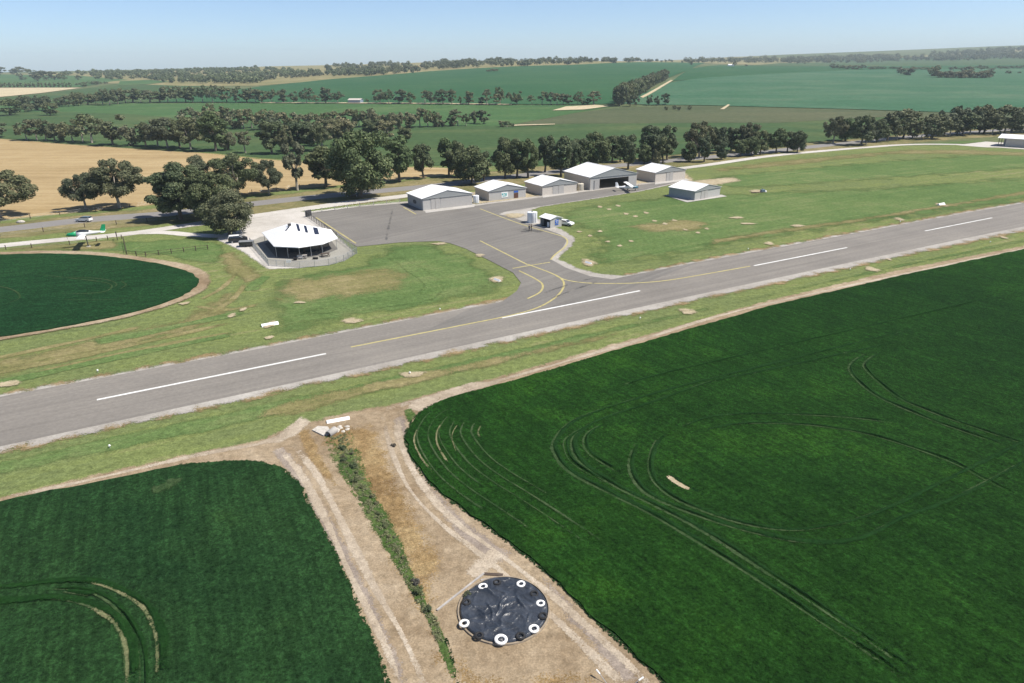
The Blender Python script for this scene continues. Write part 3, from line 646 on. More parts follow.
plain('car_white', (.78, .78, .77), .25, spec=.6, var=.02); plain('car_grey', (.12, .125, .13), .25, .3, .6, var=.02); plain('car_dark', (.018, .020, .024), .25, spec=.6, var=.02); plain('car_bluegrey', (.12, .17, .21), .3, spec=.6, var=.02)
plain('rubber', (.018, .018, .019), .85, var=.3, vscale=6); plain('tyre_white', (.78, .77, .74), .7, var=.12, vscale=5); plain('red_lamp', (.4, .02, .02), .3)
plain('plane_white', (.80, .80, .79), .3, spec=.5, var=.02); plain('plane_green', (.01, .27, .11), .35, var=.05); plain('plane_blue', (.06, .16, .22), .35, var=.05)
plain('skin', (.42, .25, .17), .6); plain('cloth_dark', (.018, .019, .024), .9); plain('cloth_navy', (.025, .035, .07), .9); plain('hair', (.02, .014, .01), .8)
plain('solar_panel', (.02, .024, .04), .2, spec=.6); plain('brick_red', (.26, .10, .06), .8); plain('roof_tile', (.36, .13, .075), .8); plain('shed_blue', (.21, .26, .32), .6); plain('rubble', (.44, .41, .36), .95, var=.25, bump=.5, vscale=3)
plain('bark', (.30, .265, .22), .9, var=.3, vscale=2); plain('bark_dark', (.14, .115, .09), .9, var=.3, vscale=2)
plain('paving', (.13, .125, .115), .9)  # floor colour darkened to paint the shade under the clubhouse roof
plain('rim_earth', (.27, .22, .16), .95, var=.3)
# black pool liner
s = NT('pond_liner'); v = s.coord(kind='Object')
c = s.ramp(s.rng(s.noise(v, .9, 5, .65, .8), .35, .7), [(0, (.020, .024, .031)), (1, (.050, .057, .070))])
dust = s.rng(s.noise(v, 2.2, 5, .7), .62, .8, 0, .3); c = s.mix(dust, c, (.20, .19, .18))
s.bsdf(c, .32, spec=.55, normal=s.bump(s.noise(v, 3.2, 5, .6, 1.2), .5, .10)); MATS['pond_liner'] = s.m
def leaves(name, a, b, cc):
    s = NT(name); oi = s.n('ShaderNodeObjectInfo'); t = s.attr('tint')
    col = s.ramp(t, [(0, a), (.55, b), (1, cc)])
    col = s.mix(1.0, col, s.ramp(oi.outputs['Random'], [(0, (.80, .84, .86)), (.35, (1.0, 1.0, .96)), (.7, (1.22, 1.12, 1.0)), (1, (.92, 1.06, .84))]), 'MULTIPLY')
    b = s.bsdf(col, .7, spec=.25); tr = s.n('ShaderNodeBsdfTranslucent'); s.set(tr.inputs[0], col); mx = s.n('ShaderNodeMixShader'); mx.inputs[0].default_value = .12
    s.t.links.new(b.outputs[0], mx.inputs[1]); s.t.links.new(tr.outputs[0], mx.inputs[2]); s.t.links.new(mx.outputs[0], s.out.inputs[0]); MATS[name] = s.m
leaves('leaf_olive', (0.0634, 0.0756, 0.0415), (0.1122, 0.1269, 0.0708), (0.2013, 0.2050, 0.1281))
leaves('leaf_green', (0.0528, 0.0744, 0.0360), (0.0960, 0.1224, 0.0600), (0.1740, 0.1944, 0.1056))
leaves('leaf_grey', (0.0920, 0.1012, 0.0575), (0.1552, 0.1610, 0.0943), (0.2415, 0.2300, 0.1495))
leaves('leaf_far', (0.0648, 0.0816, 0.0432), (0.1080, 0.1248, 0.0660), (0.1800, 0.1860, 0.1080))
leaves('leaf_reed', (.032, .078, .015), (.060, .130, .024), (.13, .18, .05))
leaves('leaf_mauve', (.075, .070, .062), (.12, .112, .095), (.17, .15, .12))
leaves('leaf_crop', (0.0091, 0.0338, 0.0078), (0.0156, 0.0520, 0.0117), (0.0455, 0.0910, 0.0260))
leaves('leaf_straw', (.20, .14, .06), (.33, .25, .12), (.45, .36, .20))

def mk(w): return MATS[w]
# ------------------------------------------------------------------ hangars
def rel(p, o, a):
    d = p-o; return Vector((d.x*math.cos(a)+d.y*math.sin(a), -d.x*math.sin(a)+d.y*math.cos(a), 0))
def hangar(label, fl, fr, bl, eave, ridge, wall='wall_cream', front='wall_grey', opening=None, door=(.30, .70), name='hangar', roofmat='roof_white', gable=True, overhang=.35):
    """gabled shed; fl, fr, bl are surveyed base corners, eave and ridge heights in metres"""
    A, B, Cc = G(*fl), G(*fr), G(*bl); u = B-A; a = math.atan2(u.y, u.x); w = u.length; d = max(rel(Cc, A, a).y, 4)
    t = thing(name, label, 'hangar' if name == 'hangar' else 'shed', A, a, None)
    b = MB(); th = .16
    b.box((th/2, d/2, eave/2), (th, d, eave)); b.box((w-th/2, d/2, eave/2), (th, d, eave))
    b.box((w/2, d-th/2, eave/2), (w-2*th, th, eave))
    X = Matrix(((1, 0, 0, 0), (0, 0, -1, 0), (0, 1, 0, 0), (0, 0, 0, 1)))
    for y in (th, d): b.prism([(0, eave+.002), (w, eave+.002), (w/2, ridge)], -y, -(y-th), X)
    b.build('wall', mk(wall), t)
    f = MB()
    if opening:
        x0, x1, zt = opening[0]*w, opening[1]*w, opening[2]
        f.box((x0/2+.09, .05, eave/2), (x0-.18, .1, eave)); f.box(((x1+w)/2-.09, .05, eave/2), (w-x1-.18, .1, eave)); f.box(((x0+x1)/2, .05, (zt+eave)/2), (x1-x0, .1, eave-zt))
    else: f.box((w/2, .05, eave/2), (w-.36, .1, eave))
    f.build('front_wall', mk(front), t)
    if gable:
        g = MB(); g.prism([(0, eave-.12), (w, eave-.12), (w, eave+.02), (w/2, ridge+.0), (0, eave+.02)], .01, .09, X)
        g.box((w/2, -.14, eave-.14), (w, .12, .16)); g.build('gable_panel', mk('gable_grey'), t)
    if opening:
        fl_ = MB(); fl_.box((w/2, d/2, .03), (w-.4, d-.4, .06)); fl_.build('floor', mk('floor_slab'), t)
        dd = MB()
        for k in range(3): dd.box((opening[0]*w-.2-.6*k, -.06-.05*k, opening[2]/2), (.9, .04, opening[2]))
        dd.build('sliding_door', mk('door_grey'), t)
        r_ = MB()
        for k in range(1, 4): r_.box((w/2, d*k/4, eave-.1), (w-.4, .12, .2))
        r_.build('truss', mk('steel'), t)
    elif door:
        n = 4; x0, x1 = door[0]*w, door[1]*w; lw = (x1-x0)/2
        for k in range(2):
            q = MB(); q.box((x0+lw*(k+.5), -.07-.045*k, (eave-.35)/2), (lw-.04, .04, eave-.38)); q.build('sliding_door', mk('door_grey'), t)
        rl = MB(); rl.box(((x0+x1)/2, -.08, eave-.30), (x1-x0+1.2, .10, .10)); rl.build('door_rail', mk('dark_steel'), t)
    rf = MB(); sl = math.atan2(ridge-eave, w/2); L = (w/2+overhang)/math.cos(sl)
    for sgn in (-1, 1):
        Mx = Matrix.Translation((w/2, d/2, ridge+.07)) @ Matrix.Rotation(sgn*sl, 4, 'Y') @ Matrix.Translation((sgn*L/2, 0, 0))
        rf.box((0, 0, 0), (L, d+.45, .07), Mx)
    ro = rf.build('roof', mk(roofmat), t)
    rc = MB(); rc.box((w/2, d/2, ridge+.10), (.5, d+.48, .05)); rc.build('ridge_cap', mk(roofmat), ro)
    for sgn in (-1, 1):
        gt = MB(); x = w/2+sgn*(w/2+overhang+.04); gt.box((x, d/2, eave-.10-.05), (.14, d+.4, .12)); gt.tube((w/2+sgn*(w/2+.08), .3, 0), (w/2+sgn*(w/2+.08), .3, eave-.1), .05); gt.build('gutter', mk('steel'), ro)
    return t, w, d
h1, w1, d1 = hangar('large white roofed hangar nearest the clubhouse, its grey end wall carrying a dark round emblem', (423.1,210.8), (472.3,205), (408.4,204.4), 3.5, 5.2, 'wall_blue_grey', door=(.16, .33))
b = MB(); X = Matrix.Rotation(-math.pi/2, 4, 'Y')
b.lathe([(.95, 0), (.95, .05)], 24); o = b.build('emblem', mk('sign_dark'), h1); o.rotation_euler = (0, -math.pi/2, 0); o.location = (-.02, d1*.52, 1.75); o.scale = (.62, 1.35, 1); tag(o, 'dark oval emblem')
b = MB(); b.box((w1*.66, -.02, 1.5), (w1*.62, .05, 3.0)); b.build('folding_door', mk('door_grey'), h1)
h2, w2, d2 = hangar('cream hangar with a teal and white sign and brown window on its front', (489,201.3), (525.8,197.4), (472.6,196.5), 3.1, 4.6, 'wall_cream', door=None)
b = MB(); b.box((w2*.42, -.05, 1.55), (2.3, .05, 1.7)); sg = b.build('sign_board', mk('sign_white'), h2)
b = MB()
for k, (x, z, wd, hh) in enumerate([(-.75, 1.75, .42, .5), (-.15, 1.85, .5, .32), (.45, 1.70, .5, .55), (0, 1.25, 1.6, .14), (-.2, 1.02, 1.1, .10)]): b.box((w2*.42+x, -.085, z), (wd, .02, hh))
b.build('lettering', mk('sign_teal'), sg)
b = MB(); b.box((w2*.73, -.05, .95), (1.5, .05, 1.5)); b.build('window', mk('brown_door'), h2)
b = MB(); b.box((w2*.73, -.05, 2.15), (1.6, .05, .5)); b.build('sign_board', mk('sign_blue'), h2)
hangar('plain cream hangar between the sign hangar and the open hangar', (542.3,195.9), (576.5,192.0), (524.5,191.0), 3.15, 4.7, 'wall_cream', 'wall_cream', door=(.30, .62))
hangar('tall hangar standing open with a black doorway behind the light aeroplane', (590,190.4), (636.3,185.6), (571.5,182.6), 4.3, 6.6, 'wall_cream', opening=(.18, .82, 3.4))
hangar('cream hangar at the right end of the row beside bare pale ground', (655,182.7), (684.8,179.2), (635,179), 3.5, 5.1, 'wall_cream', 'wall_cream', door=(.36, .58))
h6, w6, d6 = hangar('low white roofed hangar alone on the grass with a concrete strip in front', (694.3,200.6), (719.6,195.8), (670,195.8), 2.9, 4.2, 'wall_blue_grey', door=(.24, .5))
# far right shed, open at its left end
B = G(997.4,146.2); u = G(1024,147.9)-B; a7 = math.atan2(u.y, u.x)
t = thing('hangar', 'long low pale hangar at the right edge, open and dark at its near end', 'hangar', B, a7)
L7 = 46; A = G(986.3,145.2); d = max(abs(rel(A, B, a7).y), 12); e7 = 4.0; rg = 5.3
b = MB(); b.box((L7/2+1.5, .1, e7/2), (L7-3, .2, e7)); b.box((L7/2, d-.1, e7/2), (L7, .2, e7)); b.box((L7-.1, d/2, e7/2), (.2, d-.4, e7)); b.box((9, d/2, e7/2), (.15, d-.4, e7))
Y = Matrix(((0, 0, 1, 0), (1, 0, 0, 0), (0, 1, 0, 0), (0, 0, 0, 1)))
for x in (.05, L7-.2): b.prism([(0, e7+.002), (d, e7+.002), (d/2, rg)], x, x+.15, Y)
b.build('wall', mk('wall_cream'), t)
for x, y in ((.12, .12), (.12, d/2), (3, .12)): b = MB(); b.box((x, y, e7/2), (.22, .22, e7)); b.build('post', mk('dark_steel'), t)
rf = MB(); sl = math.atan2(rg-e7, d/2); L = (d/2+.6)/math.cos(sl)
for sgn in (-1, 1): rf.box((0, 0, 0), (L7+1.2, L, .08), Matrix.Translation((L7/2, d/2, rg+.07)) @ Matrix.Rotation(-sgn*sl, 4, 'X') @ Matrix.Translation((0, sgn*L/2, 0)))
rf.build('roof', mk('roof_white'), t)

# tanks
def tank(label, px, py, r, h, mat, name='water_tank', dome=.3):
    t = thing(name, label, 'tank', G(px, py))
    b = MB(); b.lathe([(r*.98, 0), (r, .05), (r, h-.1), (r*.99, h)], 24); b.build('tank_shell', mk(mat), t, True)
    b = MB(); b.lathe([(r*1.02, h+.003), (r*1.02, h+.07), (r*.55, h+dome*.75), (.12, h+dome)], 24); l_ = b.build('lid', mk(mat), t)
    b = MB(); b.lathe([(.22, h+dome*.9), (.22, h+dome+.1)], 12); b.build('hatch', mk('dark_steel'), l_)
    b = MB(); b.tube((r*.7, -r*.75, .1), (r*.7, -r*.75, h), .05); b.build('pipe', mk('steel'), t)
    return t
tank('white rainwater tank in the gap between the first two hangars', 476, 203.0, .95, 2.2, 'tank_white')
tank('round cream water tank beside the wall of the open hangar', 580.5, 190.3, 1.05, 2.1, 'tank_cream')
tf = tank('tall white fuel tank beside the black sided fuel shed', 532.2, 222.5, 1.35, 2.75, 'tank_white', 'fuel_tank', .18)
b = MB()
for sx in (-.2, .2): b.tube((sx, -1.45, 0), (sx, -1.45, 3.2), .025)
for k in range(9): b.tube((-.2, -1.45, .3+k*.3), (.2, -1.45, .3+k*.3), .018, n=5)
b.build('ladder', mk('steel'), tf)
b = MB(); b.box((0, 0, .04), (3.6, 3.4, .08)); b.build('plinth', mk('concrete'), tf)
# fuel shed
X = Matrix(((1, 0, 0, 0), (0, 0, -1, 0), (0, 1, 0, 0), (0, 0, 0, 1)))
A, B, Cc = G(550.3,228.4), G(561.6,226.4), G(538.6,225.8); u = B-A; a = math.atan2(u.y, u.x); w = u.length; d = rel(Cc, A, a).y
t = thing('fuel_shed', 'small fuel shed with black open side, white roof and blue sign beside the apron', 'shed', A, a)
b = MB(); hh = 2.35
b.box((w/2, .06, hh/2), (w-.02, .12, hh)); b.box((w-.06, d/2, hh/2), (.12, d-.26, hh)); b.box((w/2, d-.06, hh/2), (w-.02, .12, hh)); b.box((w*.62, d/2, hh/2), (.08, d-.26, hh-.02)); b.build('wall', mk('wall_grey'), t)
b = MB(); b.box((w*.31, d/2, .05), (w*.55, d-.3, .1)); b.build('floor', mk('dark_inside'), t)
b = MB(); b.box((w*.30, d/2, 1.15), (.04, d-.3, 2.2)); b.build('lining', mk('dark_inside'), t)  # black panel added to paint the shade inside the open side
b = MB(); b.box((.5, d*.3, .7), (.5, .7, 1.1)); b.box((.5, d*.3, 1.32), (.52, .5, .12)); b.build('fuel_pump', mk('white_plastic'), t)
rf = MB(); sl = math.atan2(.55, w/2); L = (w/2+.3)/math.cos(sl)
for sgn in (-1, 1): rf.box((0, 0, 0), (L, d+.6, .06), Matrix.Translation((w/2, d/2, hh+.6)) @ Matrix.Rotation(sgn*sl, 4, 'Y') @ Matrix.Translation((sgn*L/2, 0, 0)))
rf.prism([(0, hh+.002), (w, hh+.002), (w/2, hh+.53)], -.12, -.02, X); rf.prism([(0, hh+.002), (w, hh+.002), (w/2, hh+.53)], -d, -(d-.1), X)
rf.build('roof', mk('roof_white'), t)
b = MB(); b.box((w*.55, -.04, 1.55), (1.15, .04, .95)); sg = b.build('sign_board', mk('sign_blue'), t)
b = MB()
for z, wd in ((1.8, .7), (1.62, .8), (1.3, .5)): b.box((w*.55, -.07, z), (wd, .01, .07))
b.build('lettering', mk('sign_white'), sg)
b = MB(); b.box((w*.55, -.04, .75), (1.15, .04, .28)); b.build('sign_board', mk('sign_blue'), t)

# ------------------------------------------------------------------ clubhouse
Zs = 2.75
P_ = lambda x, y, z=Zs: G(x, y, z)
ev = [P_(261.7,232.4), P_(273.8,246.2), P_(298.6,247.4), P_(322.7,243.8), P_(337.7,237.8), P_(331,229.5), P_(300,227.0), P_(279,228.0)]
cen = sum(ev, Vector())/len(ev); cen.z = 0
t = thing('clubhouse', 'clubhouse pavilion with big white tent shaped roof on slim posts behind a fence', 'pavilion', cen)
pk = P_(291.5,222.6,5.5)-cen; pk2 = P_(318,227.2,4.4)-cen
E8 = [p-cen for p in ev]
b = MB(); V = E8+[pk, pk2]
b.add(V, [(0, 1, 8), (1, 2, 8), (2, 3, 9, 8), (3, 4, 9), (4, 5, 9), (5, 6, 8, 9), (6, 7, 8), (7, 0, 8)])
b.add([p-Vector((0, 0, .16)) for p in V], [(0, 8, 1), (1, 8, 2), (2, 8, 9, 3), (3, 9, 4), (4, 9, 5), (5, 9, 8, 6), (6, 8, 7), (7, 8, 0)])
for i in range(8):
    j = (i+1) % 8; b.add([E8[i], E8[j], E8[j]-Vector((0, 0, .16)), E8[i]-Vector((0, 0, .16))], [(0, 1, 2, 3)])
ro = b.build('roof', mk('roof_white'), t)
# posts one by one
posts = [E8[i]*.95 for i in range(8)]+[(E8[i]+E8[i+1])*.475 for i in (1, 2)]
for e in posts:
    b = MB(); b.tube((e.x, e.y, 0), (e.x, e.y, Zs-.10), .055); b.build('post', mk('steel'), t)
b = MB(); core = [(e.x*.66+.4, e.y*.62+1.2) for e in E8]; b.prism(core, 0, Zs+.1); b.build('wall', mk('timber_dark'), t)  # dark wall colour also paints the shade under the eaves
for i in (0, 1, 2, 3):
    p, q = Vector((*core[i], 0)), Vector((*core[i+1], 0)); dv = (q-p); nn = Vector((dv.y, -dv.x, 0)).normalized(); m = (p+q)/2+nn*.03
    b = MB(); b.box((m.x, m.y, 1.25), (dv.length*.86, .05, 2.1), rz=math.atan2(dv.y, dv.x)); b.build('window', mk('glass'), t)
def on_roof(px, py, n_faces):
    return None
# dark skylights lying on the back slope, beside the ridge
def roof_patch(parent, name, mat, quad):
    b = MB(); b.add([q+Vector((0, 0, .06)) for q in quad]+[q for q in quad], [(0, 1, 2, 3), (0, 4, 5, 1), (1, 5, 6, 2), (2, 6, 7, 3), (3, 7, 4, 0)]); return b.build(name, mk(mat), parent)
def bary(A, B, C, D, u, v): return (A.lerp(B, u)).lerp(D.lerp(C, u), v)+Vector((0, 0, .02))
# the front slope quad: eave 2 - eave 3 - pk2 - pk
for (u0, u1, v0, v1) in ((.16, .26, .66, .97), (.45, .55, .62, .95)):
    roof_patch(ro, 'skylight', 'solar_panel', [bary(E8[2], E8[3], pk2, pk, u, v) for u, v in ((u0, v0), (u1, v0), (u1, v1), (u0, v1))])
roof_patch(ro, 'solar_panel', 'solar_panel', [bary(E8[2], E8[3], pk2, pk, u, v) for u, v in ((.80, .55), (.97, .55), (.97, .93), (.80, .93))])
q = [E8[1].lerp(pk, .62), E8[1].lerp(pk, .82), E8[1].lerp(pk, .82).lerp(E8[2].lerp(pk, .82), .35), E8[1].lerp(pk, .62).lerp(E8[2].lerp(pk, .62), .12)]
roof_patch(ro, 'skylight', 'solar_panel', [p+Vector((0, 0, .02)) for p in q])
b = MB(); m = E8[1].lerp(pk, .86); b.box((m.x+.1, m.y, m.z+.25), (.7, .5, .5), rz=.5); b.build('vent', mk('dark_steel'), ro)
b = MB(); b.prism([(e.x*.97, e.y*.97) for e in E8], .0, .09); b.build('floor', mk('paving'), t)

# fences
def fence(name, label, cat, pts, h, spacing, mat, kind='bars', mesh_mat=None, loc=None):
    pts = [Vector(p) for p in pts]; o = pts[0].copy()
    t = thing(name, label, cat, o)
    pos = []
    for a, b_ in zip(pts, pts[1:]):
        k = max(1, round((b_-a).length/spacing)); pos += [a.lerp(b_, i/k) for i in range(k)]
    pos.append(pts[-1])
    r = MB()
    for p, q in zip(pos, pos[1:]):
        p, q = p-o, q-o
        zs = {'bars': (.15, h-.08), 'wire': (.35, .65, h-.12), 'rail': (.45, h-.12)}[kind]
        for z in zs: r.tube(p+Vector((0, 0, z)), q+Vector((0, 0, z)), {'bars': .03, 'wire': .012, 'rail': .04}[kind], n=5)
        if kind == 'bars':
            k = int((q-p).length/.22)
            for i in range(1, k):
                m = p.lerp(q, i/k); r.box((m.x, m.y, h*.48), (.022, .022, h*.82))
    r.build('panel' if kind == 'bars' else ('rail' if kind == 'rail' else 'wire'), mk(mesh_mat or mat), t)
    for p in pos:
        m = MB(); q = p-o; m.tube(q, q+Vector((0, 0, h)), .06 if kind == 'bars' else .10, n=7); m.build('post', mk(mat), t)
    return t
fence('metal_fence', 'grey bar fence round the front terrace of the clubhouse', 'fence', PX([(250.3,243.8),(268.7,265.8),(285,267.3),(300,268),(315,267),(329,265.6),(344,261.4),(357,253.6),(338,239.6)]), 1.5, 2.6, 'steel', 'bars', 'steel')
fence('metal_fence', 'dark bar fence running from the clubhouse corner back to the leaning gate leaf', 'fence', PX([(337,238.6),(322,227.5),(307,217.3)]), 1.6, 2.6, 'dark_steel', 'bars', 'dark_steel')
fence('wire_fence', 'thin wire fence along the back edge of the apron', 'fence', PX([(309,214),(360,207),(400,202.5)]), 1.3, 4.5, 'timber_grey', 'wire', 'steel')
fence('timber_fence', 'low dark timber fence around the green lawn by the car park', 'fence', PX([(124,241.5),(127,255),(136.5,256),(146,256.5),(159,255),(184,252.3),(196,250.8),(208,249.6)]), 1.15, 3.0, 'timber_dark', 'rail', 'timber_dark')
fence('wire_fence', 'sparse post and wire fence beside the gravel entry track at left', 'fence', PX([(-20,251.5),(32,248),(70,245),(97,241.5),(108,240),(122,239)]), 1.1, 7.0, 'timber_dark', 'wire', 'steel')
fence('wire_fence', 'roadside wire fence on the near verge of the highway', 'fence', PX([(-60,246),(0,236.5),(85,227.5),(177,219.5)]), 1.2, 8.0, 'timber_dark', 'wire', 'steel')
fence('wire_fence', 'paddock wire fence on the far verge of the highway', 'fence', PX([(-60,229),(0,222.5),(60,215.2),(130,207.2),(200,199.2),(300,187.5)]), 1.2, 8.0, 'timber_dark', 'wire', 'steel')
t = thing('gate', 'dark leaning gate leaf at the corner of the apron', 'gate', G(305.6,217.5), R(55))
b = MB(); b.box((1.1, 0, 1.05), (2.2, .05, 1.7)); b.build('gate_leaf', mk('dark_steel'), t); b = MB(); b.tube((0, 0, 0), (0, 0, 2.1), .07); b.build('post', mk('steel'), t)

# terrace furniture
def picnic(label, px, py, rz, mat='timber_dark'):
    t = thing('picnic_table', label, 'picnic table', G(px, py, .09)-Vector((0, 0, .05)), rz)
    b = MB(); b.box((0, 0, .73), (1.9, .8, .06)); b.build('table_top', mk(mat), t)
    for s_ in (-1, 1): b = MB(); b.box((0, s_*.75, .45), (1.9, .28, .05)); b.build('seat', mk(mat), t)
    for s_ in (-1, 1): b = MB(); b.box((s_*.7, 0, .36), (.09, 1.7, .06)); b.tube((s_*.7, -.7, 0), (s_*.7, -.2, .7), .05, n=6); b.tube((s_*.7, .7, 0), (s_*.7, .2, .7), .05, n=6); b.build('leg', mk(mat), t)
    return t
picnic('dark picnic table at the right of the terrace', 325.5, 256.3, .5)
picnic('picnic table with pale top in the middle of the terrace', 303, 258.2, .3, 'timber_grey')
t = thing('barbecue', 'boxy grey barbecue beside the middle picnic table', 'barbecue', G(300.3,259))
b = MB(); b.box((0, 0, .45), (1.1, .6, .9)); b.build('cabinet', mk('steel'), t); b = MB(); b.box((0, 0, .97), (1.0, .55, .14)); b.build('lid', mk('dark_steel'), t)
t = thing('planter', 'dark low planter near the left of the terrace', 'planter', G(295.4,260.4)); b = MB(); b.lathe([(.35, 0), (.48, .55), (.40, .55), (.36, .4)], 14); b.build('tub', mk('rubber'), t)
t = thing('planter', 'dark low planter between the two picnic tables', 'planter', G(315.5,259.5)); b = MB(); b.box((0, 0, .25), (1.1, .45, .5)); b.build('tub', mk('rubber'), t)
t = thing('notice_board', 'small white notice on the front terrace fence', 'sign', G(289.3,266.4), .1); b = MB(); b.box((0, -.05, 1.15), (.95, .04, .6)); b.build('board', mk('sign_white'), t); b = MB(); b.tube((0, 0, 0), (0, 0, 1.4), .04); b.build('post', mk('steel'), t)

# ------------------------------------------------------------------ vehicles
def car(label, px, py, rz, paint, name='parked_car', cat='car', L=4.4, Wd=1.78, hh=1.45, wagon=False, roofmat=None):
    t = thing(name, label, cat, G(px, py), rz)
    prof = [(-.5, .28), (-.5, .62), (-.47, .70), (-.30, .74) if not wagon else (-.46, .74), (.22, .72), (.36, .68), (.49, .56), (.5, .30)]
    def ring(y, k): return [(x*L, y, z*hh*k if z > .5 else z*hh) for x, z in prof]
    b = MB(); b.loft([ring(-Wd/2*.93, .93), ring(-Wd/2, .98), ring(-Wd*.3, 1), ring(Wd*.3, 1), ring(Wd/2, .98), ring(Wd/2*.93, .93)]); b.build('body', mk(paint), t)
    x0, x1, x2, x3 = (-.42, -.26, .06, .24) if not wagon else (-.485, -.44, .06, .24)
    g = MB(); z0 = .715*hh; z1 = .965*hh
    g.loft([[(x0*L, -Wd*.45, z0), (x3*L, -Wd*.45, z0), (x3*L, Wd*.45, z0), (x0*L, Wd*.45, z0)], [(x1*L, -Wd*.38, z1), (x2*L, -Wd*.38, z1), (x2*L, Wd*.38, z1), (x1*L, Wd*.38, z1)]]); g.build('window', mk('glass'), t)
    r = MB(); r.loft([[(x1*L-.03, -Wd*.39, z1+.004), (x2*L+.03, -Wd*.39, z1+.004), (x2*L+.03, Wd*.39, z1+.004), (x1*L-.03, Wd*.39, z1+.004)], [(x1*L+.08, -Wd*.35, hh), (x2*L-.1, -Wd*.35, hh), (x2*L-.1, Wd*.35, hh), (x1*L+.08, Wd*.35, hh)]])
    for sx, sy in ((x1, -1), (x1, 1), (x2, -1), (x2, 1)):
        bx = x0 if sx == x1 else x3
        r.tube((bx*L, sy*Wd*.455, z0), (sx*L, sy*Wd*.385, z1), .04, n=5)
    r.build('roof', mk(roofmat or paint), t)
    for sx in (-.31, .31):
        for sy in (-1, 1):
            q = MB(); q.tube((sx*L, sy*(Wd/2-.21), .32), (sx*L, sy*(Wd/2+.01), .32), .32, n=16); wh = q.build('wheel', mk('rubber'), t)
            q = MB(); q.tube((sx*L, sy*(Wd/2-.02), .32), (sx*L, sy*(Wd/2+.025), .32), .19, n=12); q.build('rim', mk('steel'), wh)
    for sy in (-1, 1):
        q = MB(); q.box((.475*L, sy*Wd*.36, .56*hh*.92), (.12, .32, .12)); q.build('headlight', mk('white_plastic'), t)
        q = MB(); q.box((-.497*L, sy*Wd*.38, .60*hh), (.05, .22, .14)); q.build('tail_light', mk('red_lamp'), t)
    return t
car('white car parked behind the fuel shed at the grass edge', 565.5, 225.2, R(-35), 'car_white', wagon=True)
car('white and blue grey car travelling on the highway at left', 84.3, 221.6, R(176), 'car_white', name='car', L=4.1, wagon=True, roofmat='car_bluegrey')
car('dark off road car with pale roof parked in tree shade by the car park', 238.5, 242.2, R(20), 'car_dark', cat='car', hh=1.8, wagon=True, roofmat='car_white')
car('small grey car parked in the shadow under the biggest tree', 352.5, 196.6, R(10), 'car_grey')
t = thing('box_trailer', 'dark box trailer next to the shaded off road car', 'trailer', G(247,246.5), R(12))
b = MB(); b.box((0, 0, .85), (3.2, 1.7, .9)); b.build('box', mk('car_dark'), t); b = MB(); b.box((0, 0, 1.33), (3.3, 1.8, .06)); b.build('lid', mk('steel'), t)
for sy in (-1, 1): b = MB(); b.tube((0, sy*.78, .32), (0, sy*.98, .32), .32, n=14); b.build('wheel', mk('rubber'), t)
b = MB(); b.tube((1.6, .5, .45), (2.8, 0, .45), .05); b.tube((1.6, -.5, .45), (2.8, 0, .45), .05); b.tube((2.7, 0, 0), (2.7, 0, .5), .04); b.build('drawbar', mk('dark_steel'), t)

